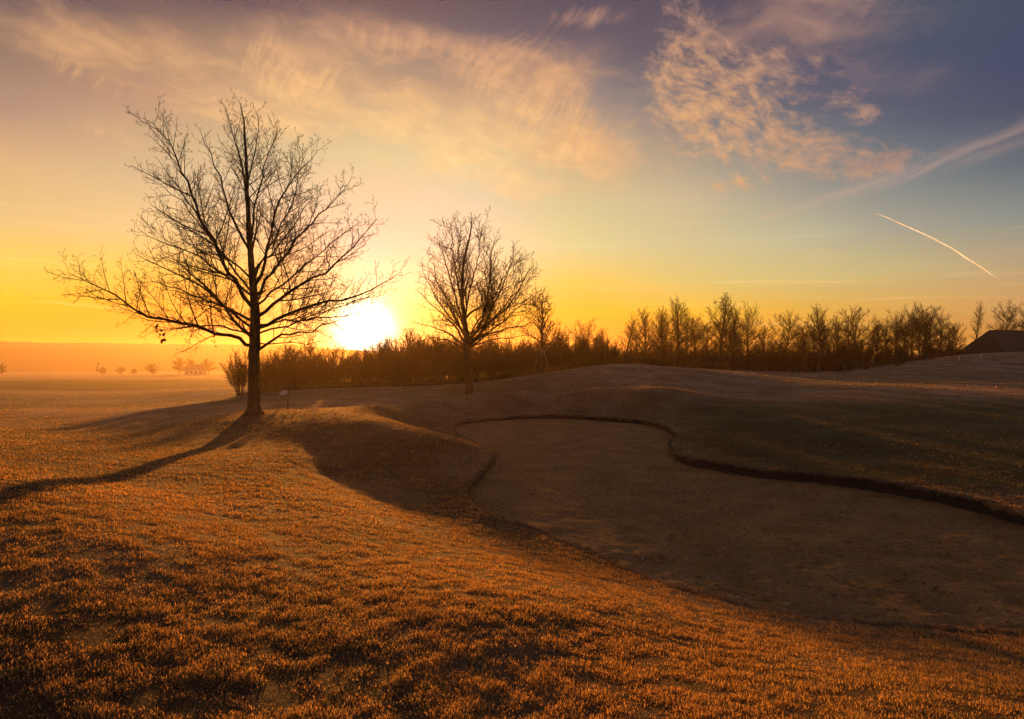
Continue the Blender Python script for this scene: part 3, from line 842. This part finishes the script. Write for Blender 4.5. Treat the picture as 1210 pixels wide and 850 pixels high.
# shrubs: hedge line and thicket undergrowth
P_S = [[generic_shrub(71, 4.0), False], [generic_shrub(72, 3.6), False], [generic_shrub(73, 3.2), False]]
def shr(i, u, y, top, rz, label, grp, sx=1.):
    pr = P_S[i]; x = (u-UC)/F*y; zb = gz1(x, y); ztop = EYE-(top-VH)/F*y; H = (4.0, 3.6, 3.2)[i]
    s = (ztop-zb)/H
    place(pr[0], not pr[1], u, y, s, rz, label, 'shrub', grp, sx); pr[1] = True
HG = 'shrubs of the hedge below the sun'
shr(0, 284, 51, 417, .2, 'open twiggy rounded shrub at the left end of the hedge beside the big trunk', HG, .85)
rg = np.random.RandomState(5)
hedge = []
u = 312; n = 0
while u < 640:
    y = 54+(u-300)/340*14+rg.uniform(-1, 1.5)
    top = 417+rg.uniform(-6, 5)
    if 400 < u < 455: top = 411+rg.uniform(-3, 4)
    if 450 <= u: top = 403+rg.uniform(-5, 5)
    if u > 488: top = 399+rg.uniform(-7, 6)
    if u > 575: top = 407+rg.uniform(-4, 5)
    hedge.append((n % 3, u, y, top)); u += 14+rg.uniform(-4, 4); n += 1
spots = ['just right of the big trunk', 'left of the little pale board', 'behind the little pale board', 'between the pale board and the sun', 'left below the sun', 'under the left edge of the sun glare', 'directly below the sun', 'under the right edge of the sun glare', 'right below the sun', 'left of the medium round tree', 'behind the medium round tree trunk', 'right of the medium round tree', 'between the medium round tree and the young staked tree', 'beside the staked young tree']
for q, (i, u, y, top) in enumerate(hedge):
    k = min(int((u-305)/340*len(spots)), len(spots)-1)
    shr(i, u, y, top, q*1.7, ('brown twiggy hedge shrub ' if q % 2 else 'dense reddish hedge shrub ')+spots[k], HG, rg.uniform(.95, 1.2))
# second rank thickens the hedge
for q in range(24):
    if q in (1, 4, 6, 9): continue
    u = 330+q*13.2; y = 62+(u-300)/340*12
    k = min(int((u-305)/340*len(spots)), len(spots)-1)
    shr((q+1) % 3, u, y, (424 if u < 450 else 409 if u < 490 else 403)+rg.uniform(-4, 5), q*2.1, 'rear rank hedge shrub '+spots[k], HG, 1.15)
SG = 'saplings standing up out of the hedge'
for q, (kk, u, y, top, lab) in enumerate((('thin',352,62,405,'short thin bare sapling poking above the hedge right of the big trunk'),
        ('round',366,63,399,'forked bare sapling standing above the hedge left of the sun'),
        ('thin',387,64,403,'thin bare sapling at the left rim of the sun glare'),
        ('round2',455,66,398,'bare sapling at the right rim of the sun glare'),
        ('tall',482,67,385,'upright bare sapling in the hedge just left of the medium round tree'),
        ('round2',520,68,398,'bushy bare sapling behind the medium round tree, on its left'),
        ('round',592,69,408,'bushy bare sapling behind the medium round tree, on its right'),
        ('thin',610,69,405,'thin bare sapling between the medium tree and the staked young tree'))):
    tr(kk, u, y, top, q*1.3, lab, SG, 1.1 if kk != 'thin' else 1.4)
UG = 'dark shrubs under the tree row'
ug = ['behind the left end of the low green mound', 'behind the top of the low green mound', 'under the wide rounded tree', 'under the dense left thicket', 'under the tallest stems of the thicket', 'left of the tallest tree of the row', 'at the foot of the tallest tree', 'right of the tallest tree', 'left of the fan shaped tree', 'right of the fan shaped tree', 'at the foot of the pointed tree', 'right of the pointed tree', 'under the broad open tree', 'under the left joined dome', 'under the middle joined dome', 'under the right joined dome', 'beside the barn gable']
for q in range(46):
    u = 655+q*10.6+rg.uniform(-3, 3); y = rg.uniform(86, 100)
    k = min(int((u-650)/490*len(ug)), len(ug)-1)
    top = 408+rg.uniform(-9, 9)
    if u < 745: top += 8
    shr(q % 3, u, y, top, q*1.9, ('tall' if top < 404 else 'low' if top > 412 else 'mid height')+' dark leafless shrub '+ug[k], UG, rg.uniform(.8, 1.1))
for q in range(34):
    u = 648+q*14.5+rg.uniform(-3, 3); y = rg.uniform(103, 110)
    k = min(int((u-650)/490*len(ug)), len(ug)-1)
    shr((q+2) % 3, u, y, 413+rg.uniform(-4, 4), q*2.3, 'low rear rank shrub '+ug[k], UG, 1.3)
for q in range(9):
    u = 646+q*9.5; shr(q % 3, u, 72+q*.5, 400+rg.uniform(-5, 5), q*1.3, 'bushy leafless shrub between the staked young tree and the wide rounded tree', UG, 1.)
print('trees', round(time.time()-T0, 1))

# far trees standing in the mist
FG = 'misty trees beyond the fields'
for q, (kk, u, y, top, lab, sx) in enumerate((('misty_wide',180,420,430,'faint rounded tree in the mist left of the distant farmhouse',1.3),
        ('misty_wide',122,450,434,'low faint clump tree in the mist under a thin spire',1.3),('thin',113,440,427,'faint spire like tree in the mist far left',1.),
        ('misty_wide',142,460,434,'long low tree in the mist right of the thin spire',1.5),('misty_wide',158,465,436,'lowest faint tree in the mist left of the rounded one',1.4),
        ('misty',212,430,423,'taller faint tree in the mist at the left of the distant farmhouse',1.2),('misty',228,450,424,'faint tree in the mist behind the distant farmhouse',1.3),
        ('misty',247,440,425,'faint tree in the mist at the right of the distant farmhouse',1.3),('misty',2,400,430,'faint tree in the mist at the left edge of the photo',1.1))):
    tr(kk, u, y, top, q*1.1, lab, FG, sx)

# ------------------------------------------------------------------ buildings

def gable_roof(name, L, Wd, z0, z1, over, hip, th, mat, parent):
    """ridge along local x"""
    a, b = L/2+over, Wd/2+over
    top = [(-a,-b,z0),(a,-b,z0),(a,b,z0),(-a,b,z0),(-a+hip,0,z1),(a-hip,0,z1)]
    bm = bmesh.new()
    v = [bm.verts.new(p) for p in top]; w = [bm.verts.new((p[0], p[1], p[2]-th)) for p in top]
    for f in ((0,1,5,4),(2,3,4,5),(0,4,3),(1,2,5)): bm.faces.new([v[i] for i in f])
    for f in ((4,5,1,0),(5,4,3,2),(3,4,0),(5,2,1)): bm.faces.new([w[i] for i in f])
    for i, j in ((0,1),(1,2),(2,3),(3,0)): bm.faces.new([v[j], v[i], w[i], w[j]])
    me = bpy.data.meshes.new(name); bm.to_mesh(me); bm.free()
    o = bpy.data.objects.new(name, me); COL.objects.link(o); me.materials.append(mat); o.parent = parent; return o
bx_ = (1182-UC)/F*100
barn = empty('barn', (bx_+3.2, 101, gz1(bx_, 98)-.3), math.radians(16))
rz0 = EYE-(391-VH)/F*100-barn.location.z
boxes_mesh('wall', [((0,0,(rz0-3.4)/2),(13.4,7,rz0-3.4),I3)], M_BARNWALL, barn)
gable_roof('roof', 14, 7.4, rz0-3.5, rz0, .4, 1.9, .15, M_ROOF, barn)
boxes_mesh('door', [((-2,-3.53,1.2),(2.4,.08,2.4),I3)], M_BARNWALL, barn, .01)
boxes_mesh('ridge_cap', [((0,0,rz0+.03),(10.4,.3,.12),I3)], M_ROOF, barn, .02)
tag(barn, 'dark low barn with broad hipped roof at the right edge behind the grassy bank', 'barn')
hx = (231-UC)/F*425
fh = empty('farmhouse', (hx, 425, gz1(hx, 425)-.3), math.radians(8))
boxes_mesh('wall', [((0,0,1.9),(11,7,3.8),I3)], M_RENDER, fh)
gable_roof('roof', 11, 7, 3.8, 7.0, .5, 1.2, .2, M_FARROOF, fh)
for q in range(4): boxes_mesh('window', [((-3.9+q*2.6,-3.53,1.9),(1.0,.08,1.3),I3)], M_GLASS, fh)
tag(fh, 'distant pale farmhouse with hipped roof half lost in the mist', 'farmhouse')

# ------------------------------------------------------------------ small course furniture
px = (340-UC)/F*26.; pz = gz1(px, 26.)
sg = empty('course_marker', (px, 26., pz), math.radians(-15))
t_ = Tubes(); t_.add([(0,0,-.1),(.01,0,.35),(.02,.0,.72)], [.03,.028,.026], 10); t_.build('post', M_WOOD, sg)
bm = bmesh.new(); nseg = 10
front = []
for i in range(nseg+1):
    a = math.pi*.95*i/nseg
    front.append((-.30+.0+math.cos(a)*-.0+(.30*i/nseg), .0, .60+.14*math.sin(a)))
pr = [(-.32,.56),(-.34,.62),(-.28,.70),(-.18,.745),(-.06,.74),(.02,.70),(.02,.62),(-.10,.58),(-.2,.55)]
va = [bm.verts.new((p[0],-.03,p[1])) for p in pr]; vb = [bm.verts.new((p[0],.02,p[1])) for p in pr]
bm.faces.new(va); bm.faces.new(vb[::-1])
for i in range(len(pr)): j = (i+1) % len(pr); bm.faces.new([va[j], va[i], vb[i], vb[j]])
me = bpy.data.meshes.new('board'); bm.to_mesh(me); bm.free(); bo = bpy.data.objects.new('board', me); COL.objects.link(bo); me.materials.append(M_WHITE); bo.parent = sg
tag(sg, 'small dark post with a frosted pale board near the big tree trunk', 'marker post')
mk0 = None
for q, (u, y, h, lab) in enumerate(((1133.5,80,.42,'short pale marker post on the grassy bank left of the barn'),(1159,81,.42,'short pale marker post on the grassy bank in front of the barn'))):
    x = (u-UC)/F*y
    mk = empty('marker_post', (x, y, gz1(x, y)))
    t_ = Tubes(); t_.add([(0,0,-.1),(0,0,h)], [.055,.05], 8); t_.build('post', M_WHITE, mk)
    t_ = Tubes(); t_.add([(0,0,h),(0,0,h+.02),(0,0,h+.05)], [.062,.062,.01], 8); t_.build('cap', M_WHITE, mk)
    tag(mk, lab, 'marker post', 'marker posts on the bank')

# ------------------------------------------------------------------ wooded hills beyond the fog
def hills():
    nx = 700; rows = [(0,-9),(.35,.25),(.7,.72),(1,1),(1.15,.7)]
    V = []; Fq = []
    for i in range(nx+1):
        a = math.radians(-60+120*i/nx); R0 = 1080
        u = UC+F*math.tan(max(-1.0, min(a, 1.0)))
        base = 30+3.*mn.noise(Vector((a*3, 1, 0)))+2.2*mn.noise(Vector((a*9, 2, 0)))-9*max(0, min(1, (u-350)/90))-7*max(0, min(1, (u-700)/300))
        tre = 1.1*mn.noise(Vector((a*60, 3, 0)))+1.1*abs(mn.noise(Vector((a*190, 4, 0))))
        for f, g_ in rows:
            R_ = R0+f*220
            z = -8 if f == 0 else g_*(base*R_/980*.98+3)+tre*(f >= .7)-3
            V.append((math.sin(a)*R_, math.cos(a)*R_, z))
    m_ = len(rows)
    for i in range(nx):
        for k in range(m_-1): Fq.append((i*m_+k, (i+1)*m_+k, (i+1)*m_+k+1, i*m_+k+1))
    o = mesh_np('hills', V, np.array(Fq), M_HILL); tag(o, kind='structure'); return o
hills()

# ------------------------------------------------------------------ contrail, high and far
ct_px = [(1033,252),(1050,258),(1070,267),(1090,276),(1110,286),(1124,293),(1140,304),(1158,315),(1172,325),(1185,333)]
Yc = 6000.
cp = smooth_pl([W(u, v, Yc) for u, v in ct_px], 60.)
n_ = len(cp); tt = np.linspace(0, 1, n_)
rad = 1.6+4.2*np.sin(np.clip(tt, 0, 1)*math.pi)**.7*(.5+tt*.6)
cp[:, 2] += np.array([5*mn.noise(Vector((q*.5, 0, 0))) for q in range(n_)])
ct = Tubes(); ct.add(cp, np.minimum(1, np.minimum(tt*6+.15, (1-tt)*4+.02))*rad*np.array([1+.55*mn.noise(Vector((q*.8, 5, 0))) for q in range(n_)]), 10)
m, N, out = new_mat('ice_vapour')
n1 = N.noise(N.node('ShaderNodeNewGeometry').outputs['Position'], .02, 4, .6)
lw = N.node('ShaderNodeLayerWeight'); lw.inputs[0].default_value = .5
d_ = N.node('ShaderNodeBsdfDiffuse'); d_.inputs[0].default_value = (.9,.88,.85,1)
t__ = N.node('ShaderNodeBsdfTranslucent'); t__.inputs[0].default_value = (.9,.88,.85,1)
ad = N.node('ShaderNodeAddShader'); N.l.new(d_.outputs[0], ad.inputs[0]); N.l.new(t__.outputs[0], ad.inputs[1])
tr_ = N.node('ShaderNodeBsdfTransparent'); mx = N.node('ShaderNodeMixShader')
N.put(mx.inputs[0], N.m('MULTIPLY', N.m('SUBTRACT', 1., lw.outputs['Facing']), N.sm(n1, .25, .7, .22, .62), clamp=True))
N.l.new(tr_.outputs[0], mx.inputs[1]); N.l.new(ad.outputs[0], mx.inputs[2]); N.l.new(mx.outputs[0], out.inputs[0])
co = ct.build('contrail', m); tag(co, 'short thin bright contrail slanting down through the clear sky at right', 'contrail')

# ------------------------------------------------------------------ haze
SUN_AZ = math.atan2(430-UC, F); SUN_EL = math.atan2((VH-390)/F, math.hypot(1, (430-UC)/F)); LAMP_EL = math.radians(4.8)
hz = boxes_mesh('haze', [((0, 0, 17.), (3000, 3000, 62), I3)], None or bpy.data.materials.new('haze_air'))
hm = hz.data.materials[0]; hm.use_nodes = True; hm.node_tree.nodes.clear(); N = NT(hm.node_tree)
out = N.node('ShaderNodeOutputMaterial'); pv = N.node('ShaderNodeVolumePrincipled')
pv.inputs['Color'].default_value = (.96,.73,.42,1); pv.inputs['Density'].default_value = .00032; pv.inputs['Anisotropy'].default_value = .64
N.l.new(pv.outputs[0], out.inputs['Volume'])
tag(hz, 'thin golden morning haze lying over the fields', 'haze', kind='stuff')

# ------------------------------------------------------------------ sky
world = bpy.data.worlds.new('World'); scene.world = world; world.use_nodes = True
world.node_tree.nodes.clear(); N = NT(world.node_tree)
TU = [0,170,320,430,560,670,810,930,1070,1210]
TV = [0,60,120,180,240,290,330,370,405]
TAB = [
 [(126,102,98),(160,125,106),(186,146,122),(224,176,130),(241,195,132),(249,208,115),(251,212,70),(253,202,10),(250,190,0)],
 [(126,102,97),(176,136,108),(200,154,122),(224,182,136),(241,200,142),(248,213,130),(250,214,80),(250,202,20),(248,190,0)],
 [(122,98,96),(168,134,112),(208,166,126),(230,194,144),(241,210,158),(248,222,150),(250,224,105),(252,215,30),(255,205,0)],
 [(128,100,96),(160,130,112),(212,170,130),(236,204,150),(242,216,166),(245,230,182),(250,238,190),(252,245,150),(252,220,30)],
 [(118,96,96),(138,116,112),(204,164,130),(232,200,150),(242,214,168),(246,228,172),(247,232,155),(246,232,85),(246,210,10)],
 [(100,88,96),(118,102,106),(170,144,128),(212,178,138),(230,202,148),(240,216,150),(242,214,110),(250,207,40),(246,182,10)],
 [(98,86,96),(102,94,102),(128,118,120),(172,154,134),(210,186,147),(224,198,146),(236,202,122),(246,196,60),(242,172,25)],
 [(94,84,98),(94,88,104),(106,104,114),(142,136,130),(178,165,143),(205,188,147),(222,192,125),(240,180,75),(240,165,45)],
 [(83,86,102),(80,86,104),(88,92,108),(112,116,122),(150,148,137),(184,168,138),(208,178,120),(226,167,85),(228,155,62)],
 [(73,81,101),(70,79,102),(78,85,104),(98,105,114),(134,138,132),(172,156,130),(196,161,115),(212,155,90),(208,142,72)]]
TAB = np.array([[lin(c) for c in r_] for r_ in TAB])
def tabl(u, v):
    u = min(max(u, 0), 1210); v = min(max(v, 0), 405)
    i = min(np.searchsorted(TU, u, 'right')-1, len(TU)-2); j = min(np.searchsorted(TV, v, 'right')-1, len(TV)-2)
    a = (u-TU[i])/(TU[i+1]-TU[i]); b = (v-TV[j])/(TV[j+1]-TV[j])
    return TAB[i, j]*(1-a)*(1-b)+TAB[i+1, j]*a*(1-b)+TAB[i, j+1]*(1-a)*b+TAB[i+1, j+1]*a*b
CORR = np.array([[[0.276, 0.411, 0.649], [0.489, 0.635, 0.693], [0.508, 0.616, 0.766], [0.656, 0.752, 0.755], [0.539, 0.677, 0.805], [0.597, 0.711, 0.849], [0.648, 0.726, 0.138], [0.702, 0.568, 0.02], [0.622, 0.345, 0.02]], [[0.183, 0.317, 0.62], [0.601, 0.716, 0.741], [0.504, 0.581, 0.732], [0.503, 0.706, 0.76], [0.443, 0.62, 0.813], [0.573, 0.66, 0.817], [0.622, 0.554, 0.187], [0.622, 0.357, 0.02], [0.573, 0.127, 0.02]], [[0.179, 0.324, 0.625], [0.459, 0.632, 0.754], [0.491, 0.636, 0.727], [0.421, 0.635, 0.74], [0.429, 0.574, 0.808], [0.573, 0.501, 0.603], [0.622, 0.353, 0.122], [0.674, 0.173, 0.02], [0.76, 0.086, 0.02]], [[0.234, 0.325, 0.577], [0.371, 0.591, 0.76], [0.522, 0.653, 0.733], [0.429, 0.655, 0.76], [0.448, 0.534, 0.697], [0.507, 0.419, 0.673], [0.622, 0.378, 0.476], [0.674, 0.507, 0.034], [0.674, 0.172, 0.034]], [[0.237, 0.402, 0.631], [0.243, 0.486, 0.766], [0.565, 0.673, 0.739], [0.489, 0.71, 0.775], [0.448, 0.625, 0.796], [0.528, 0.58, 0.76], [0.55, 0.499, 0.698], [0.528, 0.35, 0.085], [0.528, 0.117, 0.02]], [[0.174, 0.426, 0.689], [0.226, 0.445, 0.717], [0.482, 0.673, 0.83], [0.54, 0.685, 0.745], [0.458, 0.677, 0.76], [0.423, 0.663, 0.77], [0.448, 0.579, 0.45], [0.622, 0.441, 0.02], [0.528, 0.117, 0.02]], [[0.271, 0.483, 0.695], [0.233, 0.533, 0.747], [0.287, 0.554, 0.772], [0.508, 0.672, 0.76], [0.59, 0.744, 0.801], [0.507, 0.702, 0.791], [0.456, 0.677, 0.737], [0.528, 0.618, 0.188], [0.448, 0.262, 0.02]], [[0.392, 0.527, 0.684], [0.248, 0.491, 0.747], [0.247, 0.536, 0.748], [0.434, 0.691, 0.805], [0.536, 0.684, 0.791], [0.579, 0.801, 0.878], [0.543, 0.73, 0.765], [0.498, 0.641, 0.405], [0.412, 0.417, 0.083]], [[0.35, 0.653, 0.767], [0.207, 0.583, 0.76], [0.199, 0.51, 0.748], [0.294, 0.576, 0.754], [0.48, 0.722, 0.838], [0.572, 0.734, 0.891], [0.628, 0.821, 0.772], [0.579, 0.666, 0.602], [0.426, 0.535, 0.346]], [[0.331, 0.623, 0.753], [0.164, 0.52, 0.801], [0.201, 0.509, 0.735], [0.271, 0.528, 0.708], [0.455, 0.755, 0.896], [0.602, 0.769, 0.836], [0.706, 0.788, 0.816], [0.632, 0.715, 0.718], [0.369, 0.461, 0.563]]])
TAB = TAB*CORR
dirv = N.node('ShaderNodeTexCoord').outputs['Generated']
nrm = N.node('ShaderNodeVectorMath', operation='NORMALIZE'); N.put(nrm.inputs[0], dirv)
dx, dy, dz = N.sep(nrm.outputs[0])
az = N.m('ARCTAN2', dx, dy); el = N.m('ARCSINE', dz)
azn = N.m('ADD', N.m('DIVIDE', az, 2*math.pi), .5)
els = [math.radians(e) for e in (.0,1.2,2.6,4.4,7,10,13.5,17,19.5,22,24.3,26.5,28.5,31,40,90)]
azs = [-37,-31,-26,-21,-16.5,-12.3,-8,-3,1.5,5,10,14.5,19,24,29,33,37]
prev = None
ZEN = np.array(lin((70,72,95))); BACK = np.array(lin((95,85,100)))
for e in els:
    stops = []
    for a_ in azs:
        ar = math.radians(a_); u = UC+F*math.tan(ar); v = VH-F*math.tan(min(e, 1.2))/math.cos(ar)
        c = tabl(u, v)
        t_ = min(max((math.degrees(e)-29)/25, 0), 1); c = c*(1-t_)+ZEN*t_
        # low sky gets its brightness through the haze in front of it
        stops.append((math.radians(a_)/(2*math.pi)+.5, tuple(c)))
    cb = BACK*(1+.5*math.exp(-e*4)); stops = [(0., tuple(cb)), (.15, tuple(cb))]+[(p_, c_) for p_, c_ in stops]+[(.85, tuple(cb)), (1., tuple(cb))]
    cr = N.ramp(azn, stops)
    if prev is None: prev = (e, cr)
    else:
        f = N.node('ShaderNodeMapRange', interpolation_type='LINEAR'); N.put(f.inputs[0], el)
        f.inputs[1].default_value = prev[0]; f.inputs[2].default_value = e
        prev = (e, N.mix(f.outputs[0], prev[1], cr))
sky = prev[1]

# cloud veils, in direction space
def uvdir(u, v):
    x_, z_ = (u-UC)/F, (VH-v)/F; return math.atan2(x_, 1), math.atan2(z_, math.hypot(x_, 1))
def ell(u, v, ru, rv, rot=0., amp=1.):
    a0, e0 = uvdir(u, v); ca_, sa_ = math.cos(math.radians(rot)), math.sin(math.radians(rot))
    X = N.m('SUBTRACT', az, a0); Y = N.m('SUBTRACT', el, e0)
    p_ = N.m('DIVIDE', N.m('ADD', N.m('MULTIPLY', X, ca_), N.m('MULTIPLY', Y, sa_)), ru/F)
    q_ = N.m('DIVIDE', N.m('SUBTRACT', N.m('MULTIPLY', Y, ca_), N.m('MULTIPLY', X, sa_)), rv/F)
    d2 = N.m('ADD', N.m('MULTIPLY', p_, p_), N.m('MULTIPLY', q_, q_))
    return N.m('MULTIPLY', N.m('EXPONENT', N.m('MULTIPLY', d2, -1.)), amp)
def total(lst):
    s_ = lst[0]
    for k_ in lst[1:]: s_ = N.m('ADD', s_, k_)
    return s_
def aniso(rot, sx_, sy_, warpamt=.0, off=0.):
    ca_, sa_ = math.cos(math.radians(rot)), math.sin(math.radians(rot))
    a2, e2 = az, el
    if warpamt:
        w1 = N.noise(N.xyz(az, el, off), 9., 3, .5); w2 = N.noise(N.xyz(az, el, off+5.), 9., 3, .5)
        a2 = N.m('ADD', az, N.m('MULTIPLY', N.m('SUBTRACT', w1, .5), warpamt)); e2 = N.m('ADD', el, N.m('MULTIPLY', N.m('SUBTRACT', w2, .5), warpamt))
    X = N.m('ADD', N.m('MULTIPLY', a2, ca_), N.m('MULTIPLY', e2, sa_)); Y = N.m('SUBTRACT', N.m('MULTIPLY', e2, ca_), N.m('MULTIPLY', a2, sa_))
    return N.xyz(N.m('MULTIPLY', X, sx_), N.m('MULTIPLY', Y, sy_), off)
# broad soft veils
veil = N.noise(aniso(-8, 4.5, 15, .10, 1.), 1., 8, .62)
m_veil = total([ell(560,130,170,60,-15,.6), ell(420,60,120,40,-5,.6), ell(260,120,120,30,-12,.6), ell(640,190,130,40,-10,.5), ell(170,70,150,40,-8,.9), ell(500,75,110,26,-2,.7), ell(440,150,220,35,-8,.55), ell(640,110,90,55,-30,.8), ell(80,130,120,20,-10,.5), ell(700,210,180,40,0,.3), ell(900,40,170,60,10,.75), ell(1080,60,120,50,15,.45)])
# combed cirrus: fibres rising from a soft base
fib = N.noise(aniso(72, 9, 75, .05, 2.), 1., 7, .68)
fib2 = N.noise(aniso(48, 11, 60, .07, 7.), 1., 8, .70)
m_fib = total([ell(485,50,85,17,-4,1.05), ell(315,75,45,34,-25,.95), ell(375,95,45,16,15,.7), ell(90,85,45,14,-15,.6), ell(130,160,60,7,-8,.6)])
m_fib2 = total([ell(625,110,75,50,-40,1.05), ell(690,160,60,35,-50,.6), ell(560,75,40,22,0,.5), ell(700,20,45,11,0,.9), ell(1000,20,120,30,10,.35)])
# small altocumulus puffs
puf = N.noise(aniso(-20, 34, 60, .06, 3.), 1., 9, .66)
m_puf = total([ell(800,85,40,45,-10,.8), ell(835,140,60,48,-30,1.), ell(930,165,80,28,-20,1.), ell(985,190,55,14,-12,.9), ell(905,80,60,22,-15,.6), ell(870,217,40,9,0,.8), ell(1055,190,50,14,8,.75), ell(815,20,40,24,-30,.6), ell(1015,130,30,16,-30,.7), ell(960,60,120,60,0,.3)])
def cl(msk, nz, lo, hi):
    return N.m('MULTIPLY', N.sm(N.m('ADD', nz, N.m('MULTIPLY', N.m('MINIMUM', msk, 1.), .30)), lo, hi), N.sm(msk, .04, .6))
c1 = N.m('MULTIPLY', cl(m_veil, veil, .58, .96), .65)
c2 = N.m('MULTIPLY', cl(m_fib, fib, .56, 1.0), .85)
c3 = N.m('MULTIPLY', cl(m_fib2, fib2, .54, 1.0), .85)
c4 = N.m('MULTIPLY', cl(m_puf, puf, .60, .96), .88)
sd = (math.sin(SUN_AZ)*math.cos(SUN_EL), math.cos(SUN_AZ)*math.cos(SUN_EL), math.sin(SUN_EL))
dt = N.node('ShaderNodeVectorMath', operation='DOT_PRODUCT'); N.put(dt.inputs[0], nrm.outputs[0]); dt.inputs[1].default_value = sd
ang = N.m('ARCCOSINE', N.m('MINIMUM', dt.outputs['Value'], .9999999))
cc_lo = N.ramp(N.m('DIVIDE', ang, 1.0), [(0, lin((255,225,150))), (.30, lin((250,208,140))), (.42, lin((236,186,126))), (.58, lin((222,170,118))), (.75, lin((175,140,122))), (1, lin((140,118,118)))])
cc_ = N.mix(N.sm(el, math.radians(19), math.radians(30)), cc_lo, lin((178,138,120)))
cshade = N.noise(aniso(-15, 30, 55, .03, 30.), 1., 5, .6)
cc_ = N.mix(N.sm(cshade, .35, .65, .30, 0.), cc_, lin((120,100,108)))
cc_ = N.mix(1., cc_, (.80,.79,.79), 'MULTIPLY')
for c_ in (c1, c2, c3, c4): sky = N.mix(N.m('MINIMUM', c_, 1.), sky, cc_)
# old spread contrail at right
a0, e0 = uvdir(860, 270); a1, e1 = uvdir(1230, 150)
Lc = math.hypot(a1-a0, e1-e0); tx, ty = (a1-a0)/Lc, (e1-e0)/Lc
X = N.m('SUBTRACT', az, a0); Y = N.m('SUBTRACT', el, e0)
al = N.m('ADD', N.m('MULTIPLY', X, tx), N.m('MULTIPLY', Y, ty)); ac = N.m('SUBTRACT', N.m('MULTIPLY', Y, tx), N.m('MULTIPLY', X, ty))
ac = N.m('ADD', ac, N.m('MULTIPLY', N.m('SUBTRACT', N.noise(N.xyz(az, el, 9.), 14., 3), .5), .012))
wd = N.m('ADD', .0025, N.m('MULTIPLY', N.m('MAXIMUM', al, 0.), .034))
qq = N.m('DIVIDE', ac, wd); tr1 = N.m('EXPONENT', N.m('MULTIPLY', N.m('MULTIPLY', qq, qq), -1.))
stx = N.noise(aniso(19, 12, 110, .02, 12.), 1., 4, .6)
tr1 = N.m('MULTIPLY', tr1, N.m('MULTIPLY', N.sm(al, 0., .08), N.sm(stx, .3, .7, .06, .36)))
sky = N.mix(tr1, sky, lin((188,152,134)))
# faint level streaks low down
st = N.noise(aniso(-2, 4, 120, .015, 20.), 1., 3, .5)
stm = N.m('MULTIPLY', N.sm(st, .56, .72), N.m('MULTIPLY', N.sm(el, math.radians(14), math.radians(6)), .16))
sky = N.mix(stm, sky, lin((255,225,150)))
# the sun itself and its aureole
def aure(width, col, amp):
    g_ = N.m('MULTIPLY', N.m('EXPONENT', N.m('MULTIPLY', N.m('POWER', N.m('DIVIDE', ang, math.radians(width)), 1.6), -1.)), amp)
    return N.mix(1., (0, 0, 0), col, 'MIX'), g_
def add_glow(sky, width, col, amp, pw=1.6):
    g_ = N.m('MULTIPLY', N.m('EXPONENT', N.m('MULTIPLY', N.m('POWER', N.m('DIVIDE', ang, math.radians(width)), pw), -1.)), amp)
    sc_n = N.node('ShaderNodeVectorMath', operation='SCALE'); sc_n.inputs[0].default_value = col; N.put(sc_n.inputs[3], g_)
    return N.mix(1., sky, sc_n.outputs[0], 'ADD')
sky = add_glow(sky, 1.75, (1., .93, .72), 6., 2.4)
sky = add_glow(sky, 3.2, (1., .85, .50), 1.0)
sky = add_glow(sky, 7.5, (1., .88, .50), .28)
# physical sky contributes the faint top-of-dome blue
ns = N.node('ShaderNodeTexSky', sky_type='NISHITA'); ns.sun_disc = False; ns.sun_elevation = SUN_EL; ns.sun_rotation = SUN_AZ
bg1 = N.node('ShaderNodeBackground'); N.put(bg1.inputs[0], ns.outputs[0]); bg1.inputs[1].default_value = .004
bg2 = N.node('ShaderNodeBackground'); N.put(bg2.inputs[0], sky); bg2.inputs[1].default_value = .63
ads = N.node('ShaderNodeAddShader'); N.l.new(bg1.outputs[0], ads.inputs[0]); N.l.new(bg2.outputs[0], ads.inputs[1])
wo = N.node('ShaderNodeOutputWorld'); N.l.new(ads.outputs[0], wo.inputs[0])
world.cycles.sampling_method = 'MANUAL'; world.cycles.sample_map_resolution = 512

# ------------------------------------------------------------------ sun, camera, render settings
sl = bpy.data.lights.new('sun', 'SUN'); sl.energy = 5.; sl.angle = math.radians(.6); sl.color = (1., .37, .06)
so = bpy.data.objects.new('sun', sl); COL.objects.link(so)
ld = (math.sin(SUN_AZ)*math.cos(LAMP_EL), math.cos(SUN_AZ)*math.cos(LAMP_EL), math.sin(LAMP_EL))
so.rotation_euler = Vector(ld).to_track_quat('Z', 'Y').to_euler()
cam = bpy.data.cameras.new('camera'); co_ = bpy.data.objects.new('camera', cam); COL.objects.link(co_)
co_.location = (0, 0, EYE); co_.rotation_euler = (math.pi/2, 0, 0)
cam.sensor_fit = 'HORIZONTAL'; cam.sensor_width = 36; cam.lens = F*36/1210
cam.shift_y = (VH-425)/1210; cam.clip_end = 30000; cam.clip_start = .05
scene.camera = co_
vs = scene.view_settings; vs.view_transform = 'Standard'; vs.look = 'None'; vs.exposure = 1.0; vs.gamma = 1
cy = scene.cycles; cy.use_denoising = True; cy.denoiser = 'OPENIMAGEDENOISE'
cy.max_bounces = 6; cy.volume_bounces = 1; cy.diffuse_bounces = 3; cy.transparent_max_bounces = 12; cy.sample_clamp_indirect = 4
scene.render.engine = 'CYCLES'
print('total', round(time.time()-T0, 1))
